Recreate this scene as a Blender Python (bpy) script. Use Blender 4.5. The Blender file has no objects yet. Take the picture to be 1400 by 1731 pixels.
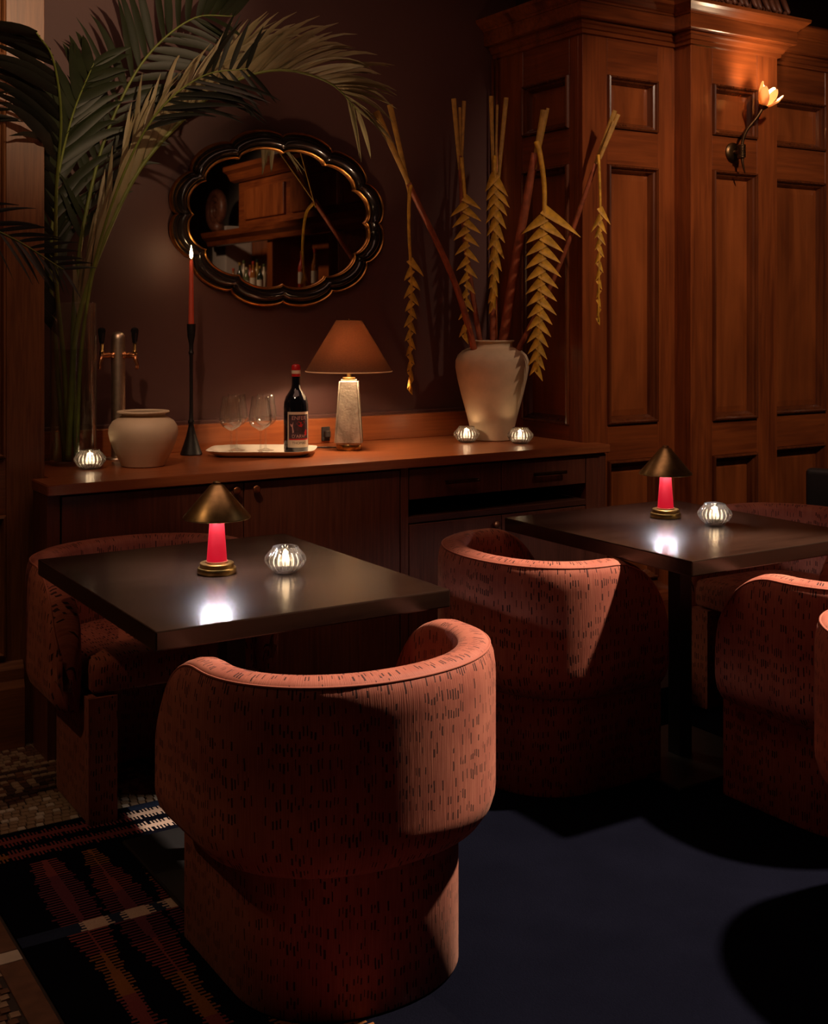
import bpy, bmesh, math, random
from mathutils import Vector, Matrix
R = math.radians
random.seed(7)
SC = bpy.context.scene
COL = SC.collection

# ------------------------------------------------------------------ camera
cam_d = bpy.data.cameras.new('camera')
cam = bpy.data.objects.new('camera', cam_d); COL.objects.link(cam)
YAW = 32.3
cam.location = (0, 0, 1.42)
cam.rotation_euler = (R(90), 0, R(-YAW))
cam_d.sensor_fit = 'HORIZONTAL'; cam_d.sensor_width = 36.0
cam_d.lens = 36.0 * 2053 / 1400
cam_d.shift_y = -(865.5 - 536) / 1400
cam_d.clip_start = 0.05
SC.camera = cam
CF = Vector((math.sin(R(YAW)), math.cos(R(YAW)), 0))     # the way the room is looked at
CR = Vector((math.cos(R(YAW)), -math.sin(R(YAW)), 0))

# ------------------------------------------------------------------ world, exposure, ceiling lights, added fill
W = bpy.data.worlds.new('world'); SC.world = W; W.use_nodes = True
W.node_tree.nodes['Background'].inputs[0].default_value = (1.0, 0.50, 0.40, 1)
W.node_tree.nodes['Background'].inputs[1].default_value = 0.009
vs = SC.view_settings
vs.view_transform = 'Standard'; vs.look = 'None'; vs.exposure = 0.18; vs.gamma = 1.0
vs.use_curve_mapping = False
SC.cycles.use_denoising = True
SC.cycles.max_bounces = 7
SC.cycles.diffuse_bounces = 3
SC.cycles.glossy_bounces = 4
SC.cycles.transparent_max_bounces = 16
SC.cycles.use_adaptive_sampling = True
SC.cycles.adaptive_threshold = 0.035
SC.cycles.sample_clamp_indirect = 4.0
SC.cycles.caustics_reflective = False
SC.cycles.caustics_refractive = False

def spot(name, loc, target, power, angle, blend, col, radius=0.03):
    d = bpy.data.lights.new(name, 'SPOT')
    d.energy = power; d.spot_size = R(angle); d.spot_blend = blend
    d.color = col; d.shadow_soft_size = radius
    o = bpy.data.objects.new(name, d); COL.objects.link(o)
    o.location = loc
    o.rotation_euler = (Vector(target) - Vector(loc)).to_track_quat('-Z', 'Y').to_euler()
    return o
def point(name, loc, power, col, radius=0.02):
    d = bpy.data.lights.new(name, 'POINT')
    d.energy = power; d.color = col; d.shadow_soft_size = radius
    o = bpy.data.objects.new(name, d); COL.objects.link(o); o.location = loc
    return o
WARM = (1.0, 0.56, 0.30)
spot('ceiling_spot', (3.55, 1.88, 3.25), (1.95, 1.86, 0.2), 1200, 47, 0.35, (1.0, 0.75, 0.58), 0.06)
spot('ceiling_spot', (-1.1, 2.9, 3.25), (0.75, 3.1, 0.3), 40, 40, 0.8, (1.0, 0.55, 0.28), 0.03)
spot('ceiling_spot', (0.55, 2.45, 3.25), (1.95, 4.3, 0.93), 80, 25, 0.7, (1.0, 0.62, 0.38), 0.04)
spot('ceiling_spot', (1.7, -0.4, 3.30), (1.22, 4.4, 2.66), 340, 24, 0.9, (1.0, 0.66, 0.40), 0.04)  # added beam to brighten the palm and oak top, no fixture known there
spot('ceiling_spot', (3.3, 1.6, 3.3), (4.25, 3.9, 1.65), 300, 60, 0.9, (1.0, 0.70, 0.50), 0.08)
spot('ceiling_spot', (3.9, -2.6, 3.2), (5.7, -3.0, 2.1), 70, 85, 0.8, (1.0, 0.66, 0.42), 0.08)
ad = bpy.data.lights.new('ceiling_fill', 'AREA'); ad.shape = 'RECTANGLE'; ad.size = 3.4; ad.size_y = 1.4  # added soft fill standing for the room's other lamps
ad.energy = 14.0; ad.color = (1.0, 0.52, 0.36)
ao = bpy.data.objects.new('ceiling_fill', ad); COL.objects.link(ao); ao.location = (1.7, 2.85, 3.38)

# ------------------------------------------------------------------ materials
def mat(name):
    m = bpy.data.materials.new(name); m.use_nodes = True
    nt = m.node_tree
    return m, nt, nt.nodes['Principled BSDF']
def N(nt, t, **k):
    n = nt.nodes.new(t)
    for a, b in k.items(): setattr(n, a, b)
    return n
def L(nt, a, b): nt.links.new(a, b)
def mth(nt, op, a, b=None):
    n = N(nt, 'ShaderNodeMath', operation=op)
    for i, v in enumerate((a, b)):
        if v is None: continue
        if isinstance(v, (int, float)): n.inputs[i].default_value = v
        else: L(nt, v, n.inputs[i])
    return n.outputs[0]
def ramp(nt, fac, stops):
    r = N(nt, 'ShaderNodeValToRGB')
    while len(r.color_ramp.elements) < len(stops): r.color_ramp.elements.new(0.5)
    for e, (p, c) in zip(r.color_ramp.elements, stops):
        e.position = p; e.color = (*c, 1)
    L(nt, fac, r.inputs[0]); return r.outputs[0]
def plain(name, col, rough=0.5, metal=0.0, emit=None, estr=0.0, noise=0.0, nscale=20, coat=0.0, bump=0.0, spec=0.5):
    m, nt, b = mat(name)
    b.inputs['Base Color'].default_value = (*col, 1)
    b.inputs['Roughness'].default_value = rough
    b.inputs['Metallic'].default_value = metal
    b.inputs['Coat Weight'].default_value = coat
    b.inputs['Specular IOR Level'].default_value = spec
    if emit:
        b.inputs['Emission Color'].default_value = (*emit, 1)
        b.inputs['Emission Strength'].default_value = estr
    tc = N(nt, 'ShaderNodeTexCoord')
    nz = N(nt, 'ShaderNodeTexNoise'); nz.inputs['Scale'].default_value = nscale; nz.inputs['Detail'].default_value = 5
    L(nt, tc.outputs['Object'], nz.inputs['Vector'])
    if noise:
        c = ramp(nt, nz.outputs[0], [(0.3, tuple(x * (1 - noise) for x in col)), (0.7, tuple(min(1, x * (1 + noise)) for x in col))])
        L(nt, c, b.inputs['Base Color'])
    if bump:
        bp = N(nt, 'ShaderNodeBump'); bp.inputs['Strength'].default_value = bump; bp.inputs['Distance'].default_value = 0.002
        L(nt, nz.outputs[0], bp.inputs['Height']); L(nt, bp.outputs[0], b.inputs['Normal'])
    return m
def wood(name, dark, light, axis='z', rough=0.32, coat=0.3, fine=60.0, figure=0.5):
    m, nt, b = mat(name)
    tc = N(nt, 'ShaderNodeTexCoord')
    sc = {'z': (1, 1, 0.05), 'x': (0.05, 1, 1), 'y': (1, 0.05, 1)}[axis]
    mp = N(nt, 'ShaderNodeMapping'); mp.inputs['Scale'].default_value = tuple(s * fine for s in sc)
    L(nt, tc.outputs['Object'], mp.inputs[0])
    n1 = N(nt, 'ShaderNodeTexNoise'); n1.inputs['Scale'].default_value = 1.0; n1.inputs['Detail'].default_value = 6; n1.inputs['Distortion'].default_value = 0.6
    L(nt, mp.outputs[0], n1.inputs['Vector'])
    mp2 = N(nt, 'ShaderNodeMapping'); mp2.inputs['Scale'].default_value = tuple({1: 5.0, 0.05: 1.3}[s] for s in sc)
    L(nt, tc.outputs['Object'], mp2.inputs[0])
    n2 = N(nt, 'ShaderNodeTexNoise'); n2.inputs['Scale'].default_value = 1.0; n2.inputs['Detail'].default_value = 4; n2.inputs['Distortion'].default_value = 1.2
    L(nt, mp2.outputs[0], n2.inputs['Vector'])
    mx = mth(nt, 'ADD', mth(nt, 'MULTIPLY', n1.outputs[0], 1 - figure), mth(nt, 'MULTIPLY', n2.outputs[0], figure))
    L(nt, ramp(nt, mx, [(0.34, dark), (0.66, light)]), b.inputs['Base Color'])
    b.inputs['Roughness'].default_value = rough
    b.inputs['Coat Weight'].default_value = coat; b.inputs['Coat Roughness'].default_value = 0.22
    bp = N(nt, 'ShaderNodeBump'); bp.inputs['Strength'].default_value = 0.12; bp.inputs['Distance'].default_value = 0.001
    L(nt, n1.outputs[0], bp.inputs['Height']); L(nt, bp.outputs[0], b.inputs['Normal'])
    return m
M = {}
M['mah_v'] = wood('mahogany_upright', (0.105, 0.023, 0.006), (0.28, 0.070, 0.016), 'z')
M['mah_x'] = wood('mahogany_level', (0.105, 0.023, 0.006), (0.28, 0.070, 0.016), 'x')
M['mah_y'] = wood('mahogany_return', (0.105, 0.023, 0.006), (0.28, 0.070, 0.016), 'y')
M['mah_m'] = wood('shaded_mahogany_moulding', (0.055, 0.013, 0.004), (0.15, 0.040, 0.011), 'z', 0.26, 0.4)  # colour darkened to deepen the slight shadows of the profile
M['mah_p'] = wood('mahogany_panel', (0.125, 0.029, 0.007), (0.32, 0.084, 0.020), 'z', 0.3, 0.35, 34, 0.7)
M['oak_v'] = wood('oak_upright', (0.15, 0.055, 0.018), (0.30, 0.125, 0.042), 'z', 0.45, 0.1, 120, 0.35)
M['oak_x'] = wood('oak_level', (0.15, 0.055, 0.018), (0.30, 0.125, 0.042), 'x', 0.45, 0.1, 120, 0.35)
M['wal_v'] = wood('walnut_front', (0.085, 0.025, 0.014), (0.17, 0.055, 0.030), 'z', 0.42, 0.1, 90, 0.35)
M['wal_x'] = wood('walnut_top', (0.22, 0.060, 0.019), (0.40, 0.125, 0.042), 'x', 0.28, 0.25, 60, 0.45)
M['wal_c'] = wood('walnut_carcass', (0.06, 0.020, 0.012), (0.12, 0.042, 0.024), 'x', 0.45, 0.1, 80, 0.35)
M['table'] = wood('stained_tabletop', (0.010, 0.005, 0.0032), (0.026, 0.013, 0.008), 'x', 0.23, 0.0, 40, 0.6)
M['wall'] = plain('plum_plaster', (0.086, 0.034, 0.028), 0.6, noise=0.06, nscale=3, bump=0.05)
M['wall_dark'] = plain('dark_plum_plaster', (0.05, 0.026, 0.024), 0.7, noise=0.06, nscale=3)
M['pale'] = plain('grey_plaster', (0.42, 0.36, 0.32), 0.8, noise=0.1, nscale=4)
M['ceil'] = plain('brown_ceiling', (0.16, 0.085, 0.05), 0.7, noise=0.08)
M['black'] = plain('black_metal', (0.010, 0.010, 0.011), 0.45, noise=0.1)
M['iron'] = plain('blackened_iron', (0.018, 0.016, 0.015), 0.5, 0.6, noise=0.3, nscale=60, bump=0.3)
M['blackseat'] = plain('black_leather', (0.012, 0.011, 0.012), 0.5, noise=0.2, nscale=80, bump=0.1)
M['brass'] = plain('aged_brass', (0.42, 0.26, 0.085), 0.30, 1.0, noise=0.35, nscale=35)
M['brass_d'] = plain('dark_aged_brass', (0.36, 0.26, 0.12), 0.38, 1.0, noise=0.45, nscale=22)
M['copper'] = plain('copper', (0.62, 0.27, 0.12), 0.35, 1.0, noise=0.1)
M['bronze'] = plain('bronze', (0.13, 0.075, 0.035), 0.38, 1.0, noise=0.3, nscale=40)
M['gold'] = plain('gilt_bead', (0.60, 0.28, 0.075), 0.33, 1.0, noise=0.25, nscale=30)
M['lacquer'] = plain('black_lacquer', (0.012, 0.009, 0.009), 0.22, 0.0, coat=0.5, noise=0.1)
M['steel'] = plain('brushed_steel', (0.62, 0.50, 0.38), 0.40, 1.0, noise=0.08, nscale=60)
M['resin'] = plain('black_resin', (0.01, 0.01, 0.01), 0.12)
M['cream'] = plain('cream_stoneware', (0.66, 0.50, 0.32), 0.72, noise=0.10, nscale=14, bump=0.15)
M['cream2'] = plain('smooth_cream_stoneware', (0.62, 0.49, 0.34), 0.6, noise=0.06, nscale=12, bump=0.06)
M['white'] = plain('ivory_enamel', (0.72, 0.66, 0.56), 0.35, noise=0.04)
M['paper'] = plain('label_paper', (0.60, 0.50, 0.38), 0.7, noise=0.05)
M['inkdark'] = plain('dark_print', (0.045, 0.020, 0.028), 0.6, noise=0.5, nscale=120)
M['inkred'] = plain('red_print', (0.45, 0.012, 0.012), 0.5, noise=0.2)
M['inkpink'] = plain('rose_print', (0.52, 0.30, 0.28), 0.6, noise=0.2)
M['inkblack'] = plain('black_print', (0.03, 0.025, 0.025), 0.6)
M['bottle'] = plain('dark_bottle_glass', (0.006, 0.006, 0.010), 0.06, coat=0.6)
M['redwax'] = plain('red_capsule', (0.42, 0.012, 0.012), 0.35, noise=0.1)
M['candle'] = plain('rust_candle_wax', (0.42, 0.05, 0.022), 0.5, emit=(0.5, 0.05, 0.015), estr=0.03, noise=0.05)
M['stalk'] = plain('red_brown_stalk', (0.30, 0.075, 0.028), 0.55, noise=0.35, nscale=30)
M['stub'] = plain('ochre_cut_stalk', (0.38, 0.20, 0.03), 0.6, noise=0.3, nscale=40)
M['bract'] = plain('mustard_bract', (0.55, 0.29, 0.020), 0.6, noise=0.35, nscale=35, bump=0.15)
M['stem_green'] = plain('green_stem', (0.16, 0.20, 0.035), 0.5, noise=0.2)
M['wick'] = plain('wick', (0.02, 0.015, 0.01), 0.9)
M['waxw'] = plain('tealight_wax', (0.85, 0.78, 0.66), 0.5, emit=(1.0, 0.78, 0.52), estr=2.2)  # emission stands in for flame light in the wax, brightens the ribs
M['alu'] = plain('tealight_cup', (0.7, 0.68, 0.64), 0.3, 1.0)
M['flame'] = plain('flame', (1, 0.8, 0.5), 0.5, emit=(1.0, 0.66, 0.30), estr=40.0)
M['flame_s'] = plain('tealight_flame', (1, 0.8, 0.5), 0.5, emit=(1.0, 0.74, 0.45), estr=22.0)
M['led'] = plain('white_led', (1, 1, 1), 0.5, emit=(0.92, 0.90, 1.0), estr=600.0)
M['bulb'] = plain('warm_bulb', (1, 1, 1), 0.5, emit=(1.0, 0.74, 0.48), estr=40.0)
M['redstem'] = plain('glowing_red_acrylic', (0.10, 0.001, 0.003), 0.6, emit=(1.0, 0.006, 0.030), estr=0.40, spec=0.2)
M['carve'] = plain('carved_walnut', (0.16, 0.055, 0.030), 0.45, coat=0.2, noise=0.3, nscale=25)
M['cord'] = plain('black_cord', (0.02, 0.016, 0.015), 0.6)

def translucent(name, col, tw, rough=0.6, tcol=None, noise=0.15, nscale=40, weave=False):
    m, nt, b = mat(name)
    b.inputs['Base Color'].default_value = (*col, 1); b.inputs['Roughness'].default_value = rough
    tr = N(nt, 'ShaderNodeBsdfTranslucent'); tr.inputs[0].default_value = (*(tcol or col), 1)
    mx = N(nt, 'ShaderNodeMixShader'); mx.inputs[0].default_value = tw
    L(nt, b.outputs[0], mx.inputs[1]); L(nt, tr.outputs[0], mx.inputs[2])
    L(nt, mx.outputs[0], nt.nodes['Material Output'].inputs[0])
    tc = N(nt, 'ShaderNodeTexCoord')
    nz = N(nt, 'ShaderNodeTexNoise'); nz.inputs['Scale'].default_value = nscale; nz.inputs['Detail'].default_value = 4
    if weave:
        mp = N(nt, 'ShaderNodeMapping'); mp.inputs['Scale'].default_value = (1, 1, 7)
        L(nt, tc.outputs['Object'], mp.inputs[0]); L(nt, mp.outputs[0], nz.inputs['Vector'])
    else: L(nt, tc.outputs['Object'], nz.inputs['Vector'])
    L(nt, ramp(nt, nz.outputs[0], [(0.3, tuple(c * (1 - noise) for c in col)), (0.7, tuple(min(1, c * (1 + noise)) for c in col))]), b.inputs['Base Color'])
    return m
M['leaf'] = translucent('palm_leaf', (0.024, 0.034, 0.012), 0.22, 0.5, (0.10, 0.13, 0.03), 0.25, 12)
M['leaf_pale'] = translucent('pale_palm_leaf', (0.34, 0.29, 0.15), 0.18, 0.5, (0.2, 0.2, 0.08), 0.2, 10)
M['leaf_dark'] = translucent('dark_palm_leaf', (0.014, 0.016, 0.009), 0.12, 0.5, (0.03, 0.03, 0.012), 0.25, 10)
M['linen'] = translucent('brown_linen', (0.11, 0.050, 0.026), 0.35, 0.85, (0.050, 0.017, 0.007), 0.35, 160, True)
M['lining'] = translucent('white_shade_lining', (0.80, 0.72, 0.60), 0.30, 0.8, (0.8, 0.6, 0.4), 0.02)
M['petal'] = translucent('amber_glass_petal', (0.88, 0.66, 0.42), 0.5, 0.4, (1.0, 0.74, 0.46), 0.1)

def glass(name, tint=(1, 1, 1), tmix=0.75, ior=1.45, haze=0.0):
    m, nt, b = mat(name)
    nt.nodes.remove(b)
    gl = N(nt, 'ShaderNodeBsdfGlass'); gl.inputs['Color'].default_value = (*tint, 1); gl.inputs['Roughness'].default_value = 0.0; gl.inputs['IOR'].default_value = ior
    tr = N(nt, 'ShaderNodeBsdfTransparent'); tr.inputs[0].default_value = (*tint, 1)
    gs = N(nt, 'ShaderNodeBsdfGlossy'); gs.inputs['Roughness'].default_value = 0.02
    fr = N(nt, 'ShaderNodeLayerWeight'); fr.inputs[0].default_value = 0.5
    fz = mth(nt, 'ADD', 0.035, mth(nt, 'MULTIPLY', mth(nt, 'POWER', fr.outputs['Facing'], 2.4), 0.9))
    thin = N(nt, 'ShaderNodeMixShader'); L(nt, fz, thin.inputs[0]); L(nt, tr.outputs[0], thin.inputs[1]); L(nt, gs.outputs[0], thin.inputs[2])
    mx = N(nt, 'ShaderNodeMixShader'); mx.inputs[0].default_value = tmix
    L(nt, gl.outputs[0], mx.inputs[1]); L(nt, thin.outputs[0], mx.inputs[2])
    last = mx.outputs[0]
    if haze:
        tl = N(nt, 'ShaderNodeBsdfTranslucent'); tl.inputs[0].default_value = (1, 0.97, 0.92, 1)
        m2 = N(nt, 'ShaderNodeMixShader'); m2.inputs[0].default_value = haze
        L(nt, last, m2.inputs[1]); L(nt, tl.outputs[0], m2.inputs[2]); last = m2.outputs[0]
    L(nt, last, nt.nodes['Material Output'].inputs[0])
    return m
M['glass'] = glass('clear_glass', (0.98, 0.98, 0.97), 1.0, haze=0.03)
M['ribglass'] = glass('ribbed_glass', (1, 0.98, 0.95), 0.28, haze=0.045)
M['water'] = glass('water', (0.86, 0.90, 0.80), 1.0, 1.33)

m, nt, b = mat('mirror_glass')
b.inputs['Base Color'].default_value = (0.80, 0.78, 0.76, 1); b.inputs['Metallic'].default_value = 1; b.inputs['Roughness'].default_value = 0.015
M['mirror'] = m

m, nt, b = mat('grey_marble')                         # the lamp's stone
tc = N(nt, 'ShaderNodeTexCoord')
n1 = N(nt, 'ShaderNodeTexNoise'); n1.inputs['Scale'].default_value = 9; n1.inputs['Detail'].default_value = 8; n1.inputs['Distortion'].default_value = 1.5
L(nt, tc.outputs['Object'], n1.inputs['Vector'])
n2 = N(nt, 'ShaderNodeTexNoise'); n2.inputs['Scale'].default_value = 120; n2.inputs['Detail'].default_value = 4
L(nt, tc.outputs['Object'], n2.inputs['Vector'])
L(nt, ramp(nt, n1.outputs[0], [(0.36, (0.20, 0.175, 0.14)), (0.54, (0.40, 0.36, 0.29))]), b.inputs['Base Color'])
b.inputs['Roughness'].default_value = 0.75
bp = N(nt, 'ShaderNodeBump'); bp.inputs['Strength'].default_value = 0.45; bp.inputs['Distance'].default_value = 0.003
L(nt, n2.outputs[0], bp.inputs['Height']); L(nt, bp.outputs[0], b.inputs['Normal'])
M['marble'] = m

def velvet():
    """rust cut velvet with rows of short dark slits; runs on a UV map laid out in metres"""
    m, nt, b = mat('rust_cut_velvet')
    uv = N(nt, 'ShaderNodeUVMap'); uv.uv_map = 'fabric'
    nzd = N(nt, 'ShaderNodeTexNoise'); nzd.inputs['Scale'].default_value = 18; nzd.inputs['Detail'].default_value = 2
    L(nt, uv.outputs[0], nzd.inputs['Vector'])
    sx = N(nt, 'ShaderNodeSeparateXYZ'); L(nt, uv.outputs[0], sx.inputs[0])
    u = mth(nt, 'ADD', sx.outputs[0], mth(nt, 'MULTIPLY', mth(nt, 'SUBTRACT', nzd.outputs[0], 0.5), 0.006))
    v = mth(nt, 'ADD', sx.outputs[1], mth(nt, 'MULTIPLY', mth(nt, 'SUBTRACT', nzd.outputs[0], 0.5), 0.03))
    us = mth(nt, 'MULTIPLY', u, 1 / 0.0075); cu = mth(nt, 'FLOOR', us); fu = mth(nt, 'FRACT', us)
    wn0 = N(nt, 'ShaderNodeTexWhiteNoise', noise_dimensions='1D'); L(nt, cu, wn0.inputs['W'])
    vs_ = mth(nt, 'ADD', mth(nt, 'MULTIPLY', v, 1 / 0.036), mth(nt, 'MULTIPLY', wn0.outputs[0], 0.45))
    cv = mth(nt, 'FLOOR', vs_); fv = mth(nt, 'FRACT', vs_)
    cb = N(nt, 'ShaderNodeCombineXYZ'); L(nt, cu, cb.inputs[0]); L(nt, cv, cb.inputs[1])
    wn = N(nt, 'ShaderNodeTexWhiteNoise', noise_dimensions='2D'); L(nt, cb.outputs[0], wn.inputs['Vector'])
    dens = N(nt, 'ShaderNodeTexNoise'); dens.inputs['Scale'].default_value = 7; dens.inputs['Detail'].default_value = 2
    L(nt, uv.outputs[0], dens.inputs['Vector'])
    keep = mth(nt, 'GREATER_THAN', mth(nt, 'ADD', wn.outputs[0], mth(nt, 'MULTIPLY', mth(nt, 'SUBTRACT', dens.outputs[0], 0.5), 1.1)), 0.52)
    ln = mth(nt, 'ADD', 0.22, mth(nt, 'MULTIPLY', wn.outputs[0], 0.36))
    inside = mth(nt, 'MULTIPLY', mth(nt, 'LESS_THAN', fv, ln),
                 mth(nt, 'LESS_THAN', mth(nt, 'ABSOLUTE', mth(nt, 'SUBTRACT', fu, 0.5)), mth(nt, 'ADD', 0.12, mth(nt, 'MULTIPLY', wn0.outputs[0], 0.2))))
    dash = mth(nt, 'MULTIPLY', keep, inside)
    mp = N(nt, 'ShaderNodeMapping'); mp.inputs['Scale'].default_value = (420, 9, 1); L(nt, uv.outputs[0], mp.inputs[0])
    rib = N(nt, 'ShaderNodeTexNoise'); rib.inputs['Scale'].default_value = 1; rib.inputs['Detail'].default_value = 3; L(nt, mp.outputs[0], rib.inputs['Vector'])
    blot = N(nt, 'ShaderNodeTexNoise'); blot.inputs['Scale'].default_value = 9; blot.inputs['Detail'].default_value = 4; L(nt, uv.outputs[0], blot.inputs['Vector'])
    mixf = mth(nt, 'ADD', mth(nt, 'MULTIPLY', rib.outputs[0], 0.5), mth(nt, 'MULTIPLY', blot.outputs[0], 0.5))
    base = ramp(nt, mixf, [(0.34, (0.21, 0.050, 0.032)), (0.64, (0.36, 0.118, 0.072))])
    mc = N(nt, 'ShaderNodeMix', data_type='RGBA'); L(nt, dash, mc.inputs[0]); L(nt, base, mc.inputs[6]); mc.inputs[7].default_value = (0.035, 0.008, 0.006, 1)
    L(nt, mc.outputs[2], b.inputs['Base Color'])
    b.inputs['Roughness'].default_value = 0.72
    b.inputs['Sheen Weight'].default_value = 0.10; b.inputs['Sheen Roughness'].default_value = 0.5
    b.inputs['Sheen Tint'].default_value = (1.0, 0.55, 0.40, 1)
    b.inputs['Specular IOR Level'].default_value = 0.25
    h = mth(nt, 'SUBTRACT', mth(nt, 'MULTIPLY', rib.outputs[0], 0.35), dash)
    bp = N(nt, 'ShaderNodeBump'); bp.inputs['Strength'].default_value = 0.6; bp.inputs['Distance'].default_value = 0.004
    L(nt, h, bp.inputs['Height']); L(nt, bp.outputs[0], b.inputs['Normal'])
    return m
M['velvet'] = velvet()

m, nt, b = mat('woven_rug')                            # colours stored per face
at = N(nt, 'ShaderNodeAttribute'); at.attribute_name = 'weave'
tc = N(nt, 'ShaderNodeTexCoord')
nz = N(nt, 'ShaderNodeTexNoise'); nz.inputs['Scale'].default_value = 260; nz.inputs['Detail'].default_value = 3; L(nt, tc.outputs['Object'], nz.inputs['Vector'])
nb = N(nt, 'ShaderNodeTexNoise'); nb.inputs['Scale'].default_value = 5; nb.inputs['Detail'].default_value = 6; L(nt, tc.outputs['Object'], nb.inputs['Vector'])
mv = N(nt, 'ShaderNodeMix', data_type='RGBA', blend_type='MULTIPLY'); mv.inputs[0].default_value = 1.0
L(nt, at.outputs['Color'], mv.inputs[6])
g = mth(nt, 'ADD', 0.45, mth(nt, 'ADD', mth(nt, 'MULTIPLY', nz.outputs[0], 0.5), mth(nt, 'MULTIPLY', nb.outputs[0], 0.6)))
cg = N(nt, 'ShaderNodeCombineColor'); [L(nt, g, cg.inputs[i]) for i in range(3)]
L(nt, cg.outputs[0], mv.inputs[7]); L(nt, mv.outputs[2], b.inputs['Base Color'])
b.inputs['Roughness'].default_value = 1.0; b.inputs['Specular IOR Level'].default_value = 0.0
bp = N(nt, 'ShaderNodeBump'); bp.inputs['Strength'].default_value = 0.5; bp.inputs['Distance'].default_value = 0.003
L(nt, nz.outputs[0], bp.inputs['Height']); L(nt, bp.outputs[0], b.inputs['Normal'])
M['rug'] = m
M['grout'] = plain('floor_grout', (0.035, 0.026, 0.022), 0.9, noise=0.2)
M['tile_a'] = plain('buff_tessera', (0.30, 0.22, 0.15), 0.5, noise=0.25, nscale=25)
M['tile_b'] = plain('brown_tessera', (0.13, 0.066, 0.040), 0.5, noise=0.25, nscale=25)
M['tile_c'] = plain('dark_tessera', (0.055, 0.030, 0.024), 0.5, noise=0.25, nscale=25)
M['tile_w'] = plain('white_tessera', (0.55, 0.50, 0.43), 0.45, noise=0.1, nscale=25)

# ------------------------------------------------------------------ mesh helpers
def link(name, me, m=None, parent=None, smooth=False):
    o = bpy.data.objects.new(name, me); COL.objects.link(o)
    if m is not None and not me.materials: me.materials.append(m)
    if parent is not None: o.parent = parent
    if smooth: me.polygons.foreach_set('use_smooth', [True] * len(me.polygons))
    return o
def pyd(name, v, f, m=None, parent=None, smooth=False):
    me = bpy.data.meshes.new(name); me.from_pydata([tuple(p) for p in v], [], f); me.update()
    return link(name, me, m, parent, smooth)
def tag(o, label, cat, group=None, kind=None):
    o['label'] = label
    if cat: o['category'] = cat
    if group: o['group'] = group
    if kind: o['kind'] = kind
    return o
def thing(name, label, cat, loc=(0, 0, 0), rz=0.0, group=None):
    o = bpy.data.objects.new(name, None); COL.objects.link(o)
    o.location = loc; o.rotation_euler = (0, 0, R(rz)); o.empty_display_size = 0.1
    return tag(o, label, cat, group)
def struct(o, label=None):
    o['kind'] = 'structure'
    if label: o['label'] = label
    return o
def box(name, a, c, m, parent=None, bev=0.0, seg=2, smooth=False):
    bm = bmesh.new()
    bmesh.ops.create_cube(bm, size=1)
    for v in bm.verts:
        v.co = Vector([(a[i] + c[i]) / 2 + v.co[i] * (c[i] - a[i]) for i in range(3)])
    if bev: bmesh.ops.bevel(bm, geom=bm.edges[:], offset=bev, segments=seg, affect='EDGES', profile=0.6)
    me = bpy.data.meshes.new(name); bm.to_mesh(me); bm.free()
    return link(name, me, m, parent, smooth)
def lathe(name, prof, m, parent=None, seg=40, loc=(0, 0, 0), cap=True, smooth=True, rfun=None, axis=None):
    v, f = [], []
    for r, z in prof:
        for k in range(seg):
            a = 2 * math.pi * k / seg
            rr = r * (rfun(a, z) if rfun else 1)
            v.append(Vector((rr * math.cos(a), rr * math.sin(a), z)))
    n = len(prof)
    for i in range(n - 1):
        for k in range(seg):
            k2 = (k + 1) % seg
            f.append((i * seg + k, i * seg + k2, (i + 1) * seg + k2, (i + 1) * seg + k))
    if cap:
        if prof[0][0] > 1e-5: f.append(tuple(range(seg - 1, -1, -1)))
        if prof[-1][0] > 1e-5: f.append(tuple(range((n - 1) * seg, n * seg)))
    if axis is not None:
        q = Vector((0, 0, 1)).rotation_difference(Vector(axis).normalized()); v = [q @ p for p in v]
    v = [p + Vector(loc) for p in v]
    o = pyd(name, v, f, m, parent, smooth)
    if smooth: auto(o)
    return o
def auto(o, ang=40):
    me = o.data; me.polygons.foreach_set('use_smooth', [True] * len(me.polygons))
    bm = bmesh.new(); bm.from_mesh(me)
    for e in bm.edges:
        if len(e.link_faces) == 2 and e.calc_face_angle(0) > R(ang): e.smooth = False
    bm.to_mesh(me); bm.free()
def catmull(pts, n):
    P = [Vector(p) for p in pts]; P = [2 * P[0] - P[1]] + P + [2 * P[-1] - P[-2]]
    out = []; s = len(P) - 3
    for i in range(n + 1):
        t = i / n * s; k = min(int(t), s - 1); t -= k
        a, b_, c, d = P[k:k + 4]
        out.append(0.5 * (2 * b_ + (c - a) * t + (2 * a - 5 * b_ + 4 * c - d) * t * t + (3 * b_ - a - 3 * c + d) * t ** 3))
    return out
def tube_vf(pts, rad, seg=8, closed=False):
    pts = [Vector(p) for p in pts]; n = len(pts)
    if not isinstance(rad, (list, tuple)): rad = [rad] * n
    v, f = [], []; up = None
    for i in range(n):
        t = (pts[(i + 1) % n] - pts[i - 1]) if closed else (pts[min(i + 1, n - 1)] - pts[max(i - 1, 0)])
        t.normalize()
        if up is None:
            up = Vector((0, 0, 1)) if abs(t.z) < 0.9 else Vector((1, 0, 0))
        s = t.cross(up).normalized(); up = s.cross(t).normalized()
        for k in range(seg):
            a = 2 * math.pi * k / seg
            v.append(pts[i] + (s * math.cos(a) + up * math.sin(a)) * rad[i])
    for i in range(n if closed else n - 1):
        j = (i + 1) % n
        for k in range(seg):
            k2 = (k + 1) % seg
            f.append((i * seg + k, j * seg + k, j * seg + k2, i * seg + k2))
    if not closed:
        f.append(tuple(range(seg))); f.append(tuple(range(n * seg - 1, (n - 1) * seg - 1, -1)))
    return v, f
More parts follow.
